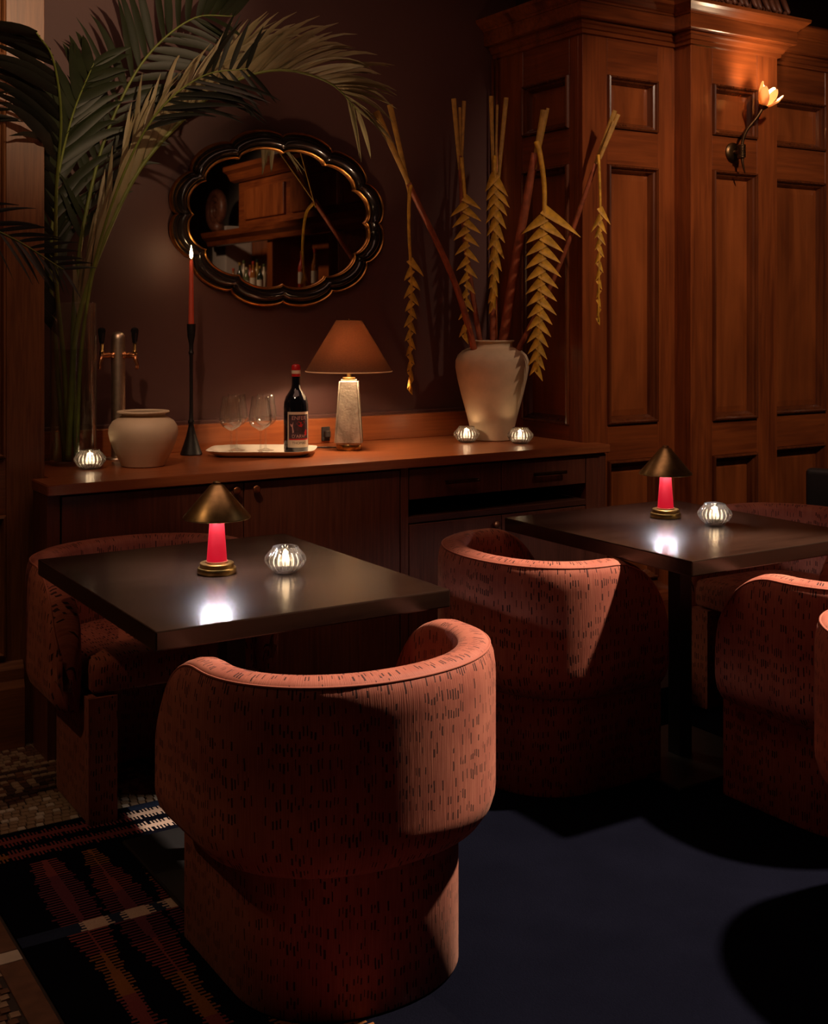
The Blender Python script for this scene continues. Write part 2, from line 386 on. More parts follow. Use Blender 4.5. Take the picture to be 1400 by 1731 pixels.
def tube(name, pts, rad, m, parent=None, seg=8, closed=False):
    v, f = tube_vf(pts, rad, seg, closed)
    return pyd(name, v, f, m, parent, True)
def extrude_path(name, prof, path, m, parent=None, closed=False, outn=None):
    """sweeps a profile of (out, z) along a plan polyline with mitred corners; out is to the right of travel"""
    P = [Vector((p[0], p[1])) for p in path]; n = len(P); k = len(prof)
    v, f = [], []
    for i in range(n):
        d1 = (P[i] - P[i - 1]).normalized() if (i > 0 or closed) else None
        d2 = (P[(i + 1) % n] - P[i]).normalized() if (i < n - 1 or closed) else None
        n1 = Vector((d1.y, -d1.x)) if d1 else None; n2 = Vector((d2.y, -d2.x)) if d2 else None
        if n1 is None: mi = n2
        elif n2 is None: mi = n1
        else:
            mi = (n1 + n2); mi = mi / max(0.2, mi.dot(n1))
        for o_, z in prof: v.append((P[i].x + mi.x * o_, P[i].y + mi.y * o_, z))
    for i in range(n if closed else n - 1):
        j = (i + 1) % n
        for a in range(k - 1):
            f.append((i * k + a, j * k + a, j * k + a + 1, i * k + a + 1))
    if not closed:
        f.append(tuple(range(k - 1, -1, -1))); f.append(tuple(range((n - 1) * k, n * k)))
    return pyd(name, v, f, m, parent)
def copy_tree(o, parent=None):
    c = o.copy(); COL.objects.link(c); c.parent = parent
    for ch in o.children: copy_tree(ch, c)
    return c

# ================================================================== THE SETTING
CEIL = 3.42
fl = struct(box('floor', (-3.2, -6.4, -0.06), (6.3, 4.7, 0.0), M['grout']), 'old mosaic tile floor of small buff and brown stones')
struct(box('ceiling', (-3.2, -6.4, CEIL), (6.3, 4.7, CEIL + 0.08), M['ceil']), 'dark brown ceiling above the bar room')
struct(box('wall_back', (-3.2, 4.63, 0), (6.3, 4.75, CEIL), M['wall']), 'plum painted wall behind the walnut sideboard')
struct(box('wall_left', (-3.3, -6.4, 0), (-3.2, 4.63, CEIL), M['wall_dark']))
struct(box('wall_right', (6.2, -6.4, 0), (6.3, 4.63, CEIL), M['pale']))
struct(box('wall_front', (-3.2, -6.5, 0), (6.2, -6.4, CEIL), M['wall_dark']))

# mosaic tesserae: the ones nearest the view as pieces, the rest joined
spots = []
def tcol(x, y):
    if 3.66 < y < 3.90:                                       # a meander border in darker stone
        q = (int((x + 5) / 0.024) % 8, int((y - 3.66) / 0.024))
        key = ["11111110", "10000010", "10111010", "10100010", "10111110", "10000000", "11111111", "00000000", "11111111", "00000000"]
        if q[1] < 10 and key[q[1]][q[0]] == '1': return 'tile_c' if random.random() < 0.8 else 'tile_b'
    if 3.42 < y < 3.60: return 'tile_a' if random.random() < 0.75 else 'tile_w'
    return random.choice(['tile_a', 'tile_a', 'tile_b', 'tile_b', 'tile_a'])
yy = 2.20
while yy < 4.09:
    xx = 0.42 + random.random() * 0.02
    while xx < 1.62:
        inrug = xx > 0.640 and yy < 3.41
        if not inrug and not (yy > 3.88 and xx > 1.30): spots.append((xx, yy))
        xx += 0.0245
    yy += 0.0245
tmesh = {}
for key in ('tile_a', 'tile_b', 'tile_c', 'tile_w'):
    for q in range(3):
        bm = bmesh.new(); bmesh.ops.create_cube(bm, size=1)
        s = 0.0205 + 0.0015 * q
        for v in bm.verts:
            t = 0.86 if v.co.z > 0 else 1.0
            v.co = Vector((v.co.x * s * t + random.uniform(-.0008, .0008), v.co.y * s * t + random.uniform(-.0008, .0008), v.co.z * 0.005))
        me = bpy.data.meshes.new('tile'); bm.to_mesh(me); bm.free(); me.materials.append(M[key]); tmesh[key, q] = me
def vis(p):
    d = Vector((p[0], p[1], 0)) ; fwd = d.dot(CF)
    px = 700 + 2053 * d.dot(CR) / fwd; py = 536 + 2053 * 1.42 / fwd
    inside = -25 < px < 300 and py < 1750
    return (0 if inside else 1, fwd)
spots.sort(key=vis)
for x, y in spots[:296]:
    o = bpy.data.objects.new('tile', tmesh[tcol(x, y), random.randrange(3)]); COL.objects.link(o); o.parent = fl
    o.location = (x + random.uniform(-.0015, .0015), y + random.uniform(-.0015, .0015), 0.0018); o.rotation_euler = (0, 0, random.uniform(-.08, .08))
rv, rf, rm = [], [], []
keys = ['tile_a', 'tile_b', 'tile_c', 'tile_w']
for x, y in spots[296:]:
    s = 0.0105 + random.random() * 0.001; b0 = len(rv)
    for z, t in ((0.0, 1), (0.0042, 0.88)):
        for dx, dy in ((-1, -1), (1, -1), (1, 1), (-1, 1)): rv.append((x + dx * s * t, y + dy * s * t, z))
    rf += [(b0 + 4, b0 + 5, b0 + 6, b0 + 7)] + [(b0 + i, b0 + (i + 1) % 4, b0 + 4 + (i + 1) % 4, b0 + 4 + i) for i in range(4)]
    rm += [keys.index(tcol(x, y))] * 5
o = pyd('tile_field', rv, rf, None, fl)
for k_ in keys: o.data.materials.append(M[k_])
o.data.polygons.foreach_set('material_index', rm); o['kind'] = 'stuff'
# the plain border slabs alongside the rug
yb = 2.2
for i, ln in enumerate((0.235, 0.29, 0.05, 0.30, 0.045, 0.29)):
    box('tile', (0.648, yb + .0015, 0.0), (0.703, yb + ln - .0015, 0.0048), M['tile_w'] if ln < .1 else M['tile_b'], fl, 0.0012, 1)
    yb += ln

# ---- panelled block beside the sideboard (right)
def frame_panel(parent, origin, ux, w, h, m, depth=0.029):
    """a sunk panel with a bolection moulding round it; origin is its lower corner on the face, ux the way along the face"""
    O = Vector(origin); U = Vector(ux); Z = Vector((0, 0, 1)); Nn = Vector((U.y, -U.x, 0))   # outward
    q = lambda a, z, d: O + U * a + Z * z + Nn * d
    b_ = 0.034
    v = [q(b_, b_, -depth), q(w - b_, b_, -depth), q(w - b_, h - b_, -depth), q(b_, h - b_, -depth)]
    g = 0.028
    vv = v + [q(b_ + g, b_ + g, -depth + 0.004), q(w - b_ - g, b_ + g, -depth + 0.004), q(w - b_ - g, h - b_ - g, -depth + 0.004), q(b_ + g, h - b_ - g, -depth + 0.004)]
    pyd('panel', vv, [(4, 5, 6, 7)] + [(i, (i + 1) % 4, 4 + (i + 1) % 4, 4 + i) for i in range(4)], m, parent)
    prof = [(0, -0.002), (0.003, 0.012), (0.010, 0.015), (0.014, 0.008), (0.016, 0.000), (0.024, -0.004), (0.028, -0.014), (b_ + .002, -depth)]
    for sname, (c0, c1) in enumerate((((0, 0), (w, 0)), ((w, 0), (w, h)), ((w, h), (0, h)), ((0, h), (0, 0)))):
        vs2 = []
        for (a, z) in (c0, c1):
            sa = 1 if a == 0 else -1; sz = 1 if z == 0 else -1
            for o_, d in prof: vs2.append(q(a + sa * o_, z + sz * o_, d))
        k = len(prof)
        pyd('moulding', vs2, [(i, i + 1, k + i + 1, k + i) for i in range(k - 1)], M['oak_v'] if m is M['oak_v'] else M['mah_m'], parent)
def face(parent, origin, ux, w, rows, stiles, mv=None, mh=None, mp=None, zt=2.66):
    """stiles, rails and panels of one panelled face; stiles=(left width, right width)"""
    mv = mv or M['mah_v']; mh = mh or M['mah_x']; mp = mp or M['mah_p']
    O = Vector(origin); U = Vector(ux); Nn = Vector((U.y, -U.x, 0)); T = 0.03
    def slab(name, a0, a1, z0, z1, m):
        v = []
        for d in (-T, 0.0):
            for a, z in ((a0, z0), (a1, z0), (a1, z1), (a0, z1)): v.append(O + U * a + Vector((0, 0, z)) + Nn * d)
        bm = bmesh.new(); bv = [bm.verts.new(p) for p in v]
        for q in ((0, 3, 2, 1), (4, 5, 6, 7), (0, 1, 5, 4), (1, 2, 6, 5), (2, 3, 7, 6), (3, 0, 4, 7)): bm.faces.new([bv[i] for i in q])
        bmesh.ops.recalc_face_normals(bm, faces=bm.faces[:])
        bmesh.ops.bevel(bm, geom=bm.edges[:], offset=0.0012, segments=1, affect='EDGES')
        me = bpy.data.meshes.new(name); bm.to_mesh(me); bm.free(); link(name, me, m, parent)
    l, r = stiles
    slab('stile', 0, l - .0008, 0.0, zt, mv); slab('stile', w - r + .0008, w, 0.0, zt, mv)
    z = 0.0
    for (z0, z1) in rows + [(zt, zt)]:
        slab('rail', l, w - r, z, z0, mh)
        if z1 > z0: frame_panel(parent, O + U * l + Vector((0, 0, z0)), U, w - l - r, z1 - z0, mp)
        z = z1
ROWS = [(0.26, 0.797), (0.952, 2.083), (2.238, 2.47)]
X0, Y0 = 3.377, 3.996                                           # front corner of the block
PX0, PX1, PY = 3.916, 4.475, 3.897                              # pilaster
blk = struct(box('wall_panelling', (X0 + .03, Y0 + .03, 0), (6.2, 4.63, 2.86), M['mah_v']), 'polished mahogany wall panelling with a stepped cornice')
face(blk, (X0, 4.63, 0), (0, -1, 0), 4.63 - Y0 - .0305, ROWS, (0.217, 0.0575), mh=M['mah_y'])
face(blk, (X0, Y0, 0), (1, 0, 0), PX0 - X0, ROWS, (0.139, 0.105))
box('panelling_core', (PX0 + .025, PY + .03, 0), (PX1 - .025, Y0 + .03, 2.86), M['mah_v'], blk)
face(blk, (PX0, PY, 0), (1, 0, 0), PX1 - PX0, ROWS, (0.134, 0.137))
box('stile', (PX0, PY + .03, 0), (PX0 + .03, Y0, 2.66), M['mah_v'], blk); box('stile', (PX1 - .03, PY + .03, 0), (PX1, Y0, 2.66), M['mah_v'], blk)
face(blk, (PX1, Y0, 0), (1, 0, 0), 0.62, ROWS, (0.085, 0.16))
face(blk, (PX1 + .62, Y0, 0), (1, 0, 0), 1.10, ROWS, (0.16, 0.16))
run = [(X0, 4.63), (X0, Y0), (PX0, Y0), (PX0, PY), (PX1, PY), (PX1, Y0), (6.2, Y0)]
zc = 2.632
extrude_path('cornice_moulding', [(0.0, zc - .004), (0.012, zc), (0.014, zc + .016), (0.022, zc + .020), (0.028, zc + .034), (0.036, zc + .040), (0.038, zc + .052), (0.0, zc + .055)], run, M['mah_x'], blk)
extrude_path('cornice_fascia', [(0.0, zc + .050), (0.060, zc + .054), (0.064, zc + .058), (0.064, zc + .118), (0.0, zc + .12)], run, M['mah_x'], blk)
extrude_path('cornice_crown', [(0.0, zc + .116), (0.068, zc + .118), (0.072, zc + .126), (0.080, zc + .130), (0.096, zc + .146), (0.108, zc + .156), (0.110, zc + .170), (0.0, zc + .174)], run, M['mah_x'], blk)
extrude_path('skirting', [(0.0, 0.0), (0.022, 0.0), (0.022, 0.16), (0.012, 0.19), (0.0, 0.20)], run, M['mah_x'], blk)
struct(box('wall_upper', (3.50, 4.20, 2.80), (6.2, 4.63, CEIL), M['wall_dark']), 'dark plum wall above the panelling')
# thin copper pipe run in the corner
cp = struct(tube('trim_1', [(X0 - .022, 4.585, 0.99), (X0 - .022, 4.585, 2.62)], 0.008, M['copper'], None, 10), 'thin copper pipe running up the corner beside the panelling')
tube('pipe', [(X0 - .042, 4.590, 0.99), (X0 - .042, 4.590, 2.62)], 0.006, M['copper'], cp, 10)

# ---- panelled block at the other end
lb = struct(box('wall_panelling_block', (-3.2, 4.13, 0), (1.097, 4.63, CEIL), M['oak_v']), 'oak door surround panelling beside the palm')
face(lb, (0.40, 4.10, 0), (1, 0, 0), 0.727, [(0.30, 0.769), (0.954, 2.114), (2.275, 3.2)], (0.13, 0.126), M['oak_v'], M['oak_x'], M['oak_v'], CEIL)
face(lb, (-0.33, 4.10, 0), (1, 0, 0), 0.727, [(0.30, 0.769), (0.954, 2.114), (2.275, 3.2)], (0.13, 0.126), M['oak_v'], M['oak_x'], M['oak_v'], CEIL)
box('stile', (1.097, 4.13, 0), (1.127, 4.63, CEIL), M['oak_v'], lb)
extrude_path('skirting', [(0, 0), (0.03, 0), (0.03, 0.20), (0.018, 0.225), (0.018, 0.26), (0.006, 0.28), (0, 0.285)], [(-3.2, 4.10), (1.055, 4.10)], M['oak_x'], lb)

# ---- the bar across the room (seen in the mirror only)
bb = thing('back_bar', 'carved mahogany back bar with bottle shelf reflected in the mirror', 'bar', (5.62, -3.0, 0))
box('counter', (-0.0, -2.2, 0), (0.5, 3.6, 1.02), M['mah_v'], bb, 0.01)
box('shelf', (0.05, -2.2, 1.62), (0.5, 3.6, 1.70), M['mah_y'], bb, 0.01)
box('back_panel', (0.50, -2.2, 1.02), (0.57, 3.6, 2.40), M['mah_p'], bb)
box('upright', (0.02, 0.36, 1.02), (0.5, 0.48, 2.3), M['mah_v'], bb, 0.01); box('upright', (0.02, 1.75, 1.02), (0.5, 1.95, 2.3), M['mah_v'], bb, 0.01)
extrude_path('cornice', [(0, 2.24), (0.03, 2.25), (0.05, 2.30), (0.10, 2.34), (0.12, 2.40), (0, 2.40)], [(0.0, 3.6), (0.0, -1.15)], M['mah_y'], bb)
box('frieze', (0.03, -0.40, 2.40), (0.57, 3.6, 2.95), M['mah_y'], bb, 0.01)
for yq in (-0.2, 0.95, 2.1): box('frieze_panel', (0.0, yq, 2.50), (0.04, yq + 1.0, 2.84), M['mah_p'], bb, 0.012)
extrude_path('crown', [(0, 2.93), (0.05, 2.95), (0.09, 3.02), (0.14, 3.05), (0.14, 3.10), (0, 3.10)], [(0.0, 3.6), (0.0, -0.45)], M['mah_y'], bb)
box('column', (0.15, -1.45, 0), (0.5, -1.05, 2.5), M['pale'], bb, 0.02)
sp = [(0.10, -1.18 + (0.03 + 0.011 * t) * math.cos(t * 1.0), 2.70 + (0.03 + 0.011 * t) * math.sin(t * 1.0)) for t in [i * 0.3 for i in range(60)]]
tube('volute', sp, [0.022 + 0.0007 * i for i in range(60)], M['carve'], bb, 10)
struct(box('trim_2', (3.0, -6.0, 3.18), (3.3, 4.0, CEIL), M['oak_x']), 'oak ceiling beam')
bcols = [((0.30, 0.10, 0.02), 0.15), ((0.55, 0.45, 0.30), 0.3), ((0.02, 0.03, 0.02), 0.1), ((0.45, 0.05, 0.03), 0.3), ((0.10, 0.12, 0.05), 0.1), ((0.35, 0.22, 0.06), 0.15)]
bmats = [plain('back_bottle_glass', c, r_, coat=0.4) for c, r_ in bcols]
bnames = ['amber', 'pale', 'black', 'red', 'green', 'golden']
def backbottle(x, y, k, h, lab):
    t = thing('liquor_bottle', lab, 'bottle', (x, y, 1.70), 0, 'liquor bottles on the back bar')
    r_ = 0.036
    lathe('glass', [(0.03, 0), (r_, 0.01), (r_, h * .58), (r_ * .8, h * .66), (0.014, h * .78), (0.013, h * .9)], bmats[k], t, 16)
    lathe('cap', [(0.015, h * .9), (0.016, h * .9 + .002), (0.016, h), (0.0, h)], bmats[(k + 3) % 6], t, 12)
    lathe('paper_label', [(r_ + .0008, h * .16), (r_ + .0008, h * .46)], M['paper'], t, 16, cap=False)
for i in range(9):
    k = i % 6
    backbottle(5.70 + 0.09 * (i % 2), -3.66 + i * 0.09, k, 0.28 + 0.03 * ((i * 7) % 4), '%s liquor bottle, %s from the scroll column on the reflected shelf' % (bnames[k], ['first', 'second', 'third', 'fourth', 'fifth', 'sixth', 'seventh', 'eighth', 'ninth'][i]))
backbottle(5.70, -1.94, 3, 0.40, 'tall red capped bottle beside small candles on the reflected shelf')
backbottle(5.78, -1.80, 0, 0.42, 'tall amber bottle behind the red capped one, reflected in mirror')

# ================================================================== RUG
def rugcol(x, y):
    navy = (0.0040, 0.0044, 0.0085); blue = (0.020, 0.030, 0.062)
    red = (0.17, 0.046, 0.046); och = (0.21, 0.085, 0.030); cream = (0.50, 0.38, 0.31)
    plum = (0.11, 0.034, 0.050)
    if x > 1.38: return (0.0034, 0.0038, 0.0076)
    hs = lambda a: (math.sin(a * 127.1) * 43758.5453) % 1.0
    # two serrated lines across near the far edge
    for yc in (3.335, 3.245):
        d = abs(y - yc - 0.006 * math.sin(x * 9))
        tooth = 0.010 + 0.026 * (1 if (int(x / 0.0055) % 2 == 0) else 0) * (0.55 + 0.45 * hs(int(x / 0.011)))
        if d < tooth:
            if x > 1.15: return cream
            return och if x < 0.80 else red
    if y > 3.245: return blue if (x > 1.17 and y > 3.36) else navy
    # a plain band with cream blocks
    if abs(y - 2.785) < 0.024:
        for xc in (0.885, 0.985, 1.085, 1.185):
            row = int((y - 2.70) / 0.006)
            w_ = 0.020 + (0.022 if row % 2 else 0.004) * (0.6 + 0.6 * hs(row * 3.1 + xc))
            if abs(x - xc) < w_: return cream
        return blue
    # comb stripes running away from the viewer
    for q, xc in enumerate((0.86, 0.98, 1.10, 1.22)):
        xs = xc + 0.03 * (y - 2.8)
        d = abs(x - xs)
        row = int(y / 0.0065)
        core = 0.009 + 0.007 * math.sin(y * 11 + q * 2)
        if y < 2.74 or y < 3.18:
            ln = 0.034 + 0.016 * math.sin(y * 7 + q) + 0.012 * hs(row * 1.7 + q)
            if d < core or (row % 2 == 0 and d < ln):
                t = math.sin(y * 8.0 + q * 1.3)
                return och if t > 0.72 else (plum if t < -0.5 else red)
    return navy
gx = [0.71 + i * 0.005 for i in range(int((1.62 - 0.71) / 0.005) + 1)] + [1.70, 2.2, 2.8, 3.4, 4.0]
gy = [0.3, 1.0, 1.6] + [2.05 + i * 0.00325 for i in range(int((3.40 - 2.05) / 0.00325) + 1)]
v = [(x, y, 0.009) for y in gy for x in gx]; nx = len(gx); f = []; cols = []
for j in range(len(gy) - 1):
    for i in range(nx - 1):
        f.append((j * nx + i, j * nx + i + 1, (j + 1) * nx + i + 1, (j + 1) * nx + i))
        cols.append(rugcol((gx[i] + gx[i + 1]) / 2, (gy[j] + gy[j + 1]) / 2))
nb0 = len(v); ymx = gy[-1]
v += [(0.71, 0.3, 0.001), (4.0, 0.3, 0.001), (4.0, ymx, 0.001), (0.71, ymx, 0.001), (0.71, 0.3, .009), (4.0, 0.3, .009), (4.0, ymx, .009), (0.71, ymx, .009)]
for i in range(4):
    f.append((nb0 + i, nb0 + (i + 1) % 4, nb0 + 4 + (i + 1) % 4, nb0 + 4 + i)); cols.append((0.006, 0.007, 0.013))
rug = pyd('rug', v, f, M['rug'])
ca = rug.data.attributes.new('weave', 'FLOAT_COLOR', 'FACE')
ca.data.foreach_set('color', [c for q in cols for c in (*q, 1.0)])
tag(rug, 'navy flatwoven rug with serrated red stripes and cream blocks', 'rug')

# ================================================================== SIDEBOARD
SY = 3.90; CT = 0.885
su = thing('cabinet', 'walnut cabinet unit with two tall doors and round copper knobs', 'cabinet', (1.08, SY, 0), 0, 'walnut sideboard units')
def lbx(name, x0, x1, y0, y1, z0, z1, m, par, org, bev=0.0015): return box(name, (x0 - org[0], y0 - org[1], z0), (x1 - org[0], y1 - org[1], z1), m, par, bev, 1)
oL = (1.08, SY)
lbx('side_panel', 1.08, 1.122, SY, 4.066, 0, 0.85, M['wal_v'], su, oL); lbx('side_panel', 2.407, 2.424, SY, 4.57, 0, 0.85, M['wal_v'], su, oL)
lbx('back_panel', 1.130, 2.407, 4.55, 4.57, 0.08, 0.85, M['wal_c'], su, oL); lbx('floor_board', 1.130, 2.407, SY + .03, 4.55, 0.08, 0.10, M['wal_c'], su, oL)
lbx('toe_kick', 1.122, 2.407, SY + .05, SY + .07, 0, 0.08, M['black'], su, oL)
for x0, x1, kx in ((1.128, 1.7615, 1.728), (1.7655, 2.402, 1.803)):
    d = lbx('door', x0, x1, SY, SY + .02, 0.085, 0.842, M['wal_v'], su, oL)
    lathe('knob', [(0.005, 0), (0.005, 0.010), (0.012, 0.012), (0.0135, 0.016), (0.0135, 0.022), (0.011, 0.024), (0, 0.024)], M['copper'], d, 24, (kx - oL[0], 0, 0.818), axis=(0, -1, 0))
oR = (2.424, SY)
sr = thing('cabinet', 'walnut cabinet unit with two drawers above an open slot', 'cabinet', (2.424, SY, 0), 0, 'walnut sideboard units')
lbx('side_panel', 2.424, 2.441, SY, 4.57, 0, 0.85, M['wal_v'], sr, oR); lbx('side_panel', 3.316, 3.375, SY, 4.57, 0, 0.85, M['wal_v'], sr, oR)
lbx('back_panel', 2.441, 3.316, 4.55, 4.57, 0.08, 0.85, M['black'], sr, oR); lbx('shelf', 2.441, 3.316, SY + .002, 4.55, 0.637, 0.660, M['wal_c'], sr, oR)
lbx('floor_board', 2.441, 3.316, SY + .03, 4.55, 0.08, 0.10, M['wal_c'], sr, oR); lbx('toe_kick', 2.441, 3.316, SY + .05, SY + .07, 0, 0.08, M['black'], sr, oR)
lbx('slot_lining', 2.441, 3.316, SY + .10, 4.54, 0.715, 0.724, M['black'], sr, oR)
for x0, x1, h0, h1 in ((2.445, 2.8765, 2.600, 2.754), (2.8805, 3.312, 3.032, 3.192)):
    d = lbx('drawer', x0, x1, SY, SY + .02, 0.727, 0.842, M['wal_v'], sr, oR)
    lbx('drawer_box', x0 + .02, x1 - .02, SY + .02, 4.4, 0.735, 0.83, M['wal_c'], d, oR, 0)
    hb = box('handle', (h0 - oR[0], -0.030, 0.778), (h1 - oR[0], -0.018, 0.792), M['bronze'], d, 0.004, 2)
    for hx in (h0 + .012, h1 - .012): box('handle_post', (hx - .005 - oR[0], -0.020, 0.781), (hx + .005 - oR[0], 0.001, 0.789), M['bronze'], d, 0.001, 1)
for x0, x1, kx in ((2.445, 2.8765, 2.842), (2.8805, 3.312, 2.915)):
    d = lbx('door', x0, x1, SY, SY + .02, 0.085, 0.632, M['wal_v'], sr, oR)
    lathe('knob', [(0.005, 0), (0.005, 0.010), (0.012, 0.012), (0.0135, 0.016), (0.0135, 0.022), (0.011, 0.024), (0, 0.024)], M['copper'], d, 24, (kx - oR[0], 0, 0.600), axis=(0, -1, 0))
wp = [(1.075, SY - .022), (3.43, SY - .022), (3.43, Y0 - .0235), (3.376, Y0 - .0235), (3.376, 4.578), (1.129, 4.578), (1.129, 4.066), (1.075, 4.066)]
bm = bmesh.new(); bf = bm.faces.new([bm.verts.new((x, y, 0.850)) for x, y in wp])
ex = bmesh.ops.extrude_face_region(bm, geom=[bf]); [setattr(q, 'co', q.co + Vector((0, 0, CT - 0.850))) for q in ex['geom'] if isinstance(q, bmesh.types.BMVert)]
bmesh.ops.recalc_face_normals(bm, faces=bm.faces[:]); bmesh.ops.bevel(bm, geom=bm.edges[:], offset=0.003, segments=2, affect='EDGES')
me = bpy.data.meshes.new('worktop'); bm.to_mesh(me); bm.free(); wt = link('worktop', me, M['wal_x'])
tag(wt, 'long polished walnut worktop across both sideboard units', 'worktop')
lbx('end_panel', 3.3765, 3.428, SY - .005, Y0 - .024, 0.0, 0.8495, M['wal_v'], sr, oR, 0.01)
bs = box('backsplash', (1.13, 4.556, CT - .0), (3.33, 4.60, 0.990), M['wal_x'], wt, 0.002, 1)
lg = box('trim_3', (1.13, 4.60, 0.86), (3.33, 4.63, 1.004), M['wall'], None, 0.003, 1)
struct(lg, 'plum painted ledge on top of the walnut backsplash')

# ================================================================== MIRROR
mx_, mz_, my_ = 2.262, 1.833, 4.628
mr = thing('wall_mirror', 'scalloped oval wall mirror in a black frame with gilt beads', 'mirror', (mx_, my_, mz_))
def ring(o_, d, n=240):
    out = []
    for k in range(n):
        a = 2 * math.pi * k / n
        fc = 0.930 + 0.070 * (abs(math.sin(6 * a)) ** 0.62)
        out.append(((0.509 - o_) * fc * math.cos(a), -d, (0.378 - o_) * fc * math.sin(a)))
    return out
def rings(name, prof, m, parent):
    v, f = [], []; n = 240
    for o_, d in prof: v += ring(o_, d, n)
    for i in range(len(prof) - 1):
        for k in range(n):
            k2 = (k + 1) % n; f.append((i * n + k, i * n + k2, (i + 1) * n + k2, (i + 1) * n + k))
    o = pyd(name, v, f, m, parent, True); auto(o, 50); return o
rings('outer_bead', [(0.002, 0.0), (0.0, 0.012), (0.002, 0.020), (0.007, 0.024), (0.012, 0.022), (0.015, 0.015), (0.015, 0.0)], M['gold'], mr)
rings('frame', [(0.013, 0.0), (0.014, 0.018), (0.022, 0.017), (0.028, 0.026), (0.038, 0.038), (0.048, 0.041), (0.058, 0.036), (0.064, 0.026), (0.068, 0.020), (0.074, 0.020), (0.074, 0.0)], M['lacquer'], mr)
rings('inner_bead', [(0.072, 0.012), (0.073, 0.022), (0.078, 0.025), (0.083, 0.022), (0.085, 0.010), (0.085, 0.004)], M['gold'], mr)
pyd('mirror_glass', ring(0.079, 0.008), [tuple(range(239, -1, -1))], M['mirror'], mr)

# ================================================================== CHAIRS
def setuv(o, uvs):
    ul = o.data.uv_layers.new(name='fabric')
    ul.data.foreach_set('uv', [c for q in uvs for c in q])
def upath(hw, back, front, p=2.5, n=44, ns=10):
    """plan of a U open at +y, from the right front end round the back to the left front end"""
    pts = []
    for i in range(ns): pts.append((hw, front * (1 - i / ns)))
    for i in range(n + 1):
        a = math.pi * i / n
        c, s = math.cos(a), math.sin(a)
        pts.append((hw * math.copysign(abs(c) ** (2 / p), c), -back * abs(s) ** (2 / p)))
    for i in range(1, ns + 1): pts.append((-hw, front * i / ns))
    return [Vector((x, y, 0)) for x, y in pts]
def resample(pts, n, ease=None):
    d = [0]
    for a, b_ in zip(pts, pts[1:]): d.append(d[-1] + (b_ - a).length)
    out = []; T = d[-1]; k = 0
    for i in range(n + 1):
        t = T * (ease(i / n) if ease else i / n)
        while k < len(d) - 2 and d[k + 1] < t: k += 1
        w_ = (t - d[k]) / max(1e-9, d[k + 1] - d[k]); out.append((pts[k].lerp(pts[k + 1], w_), t))
    return out, T
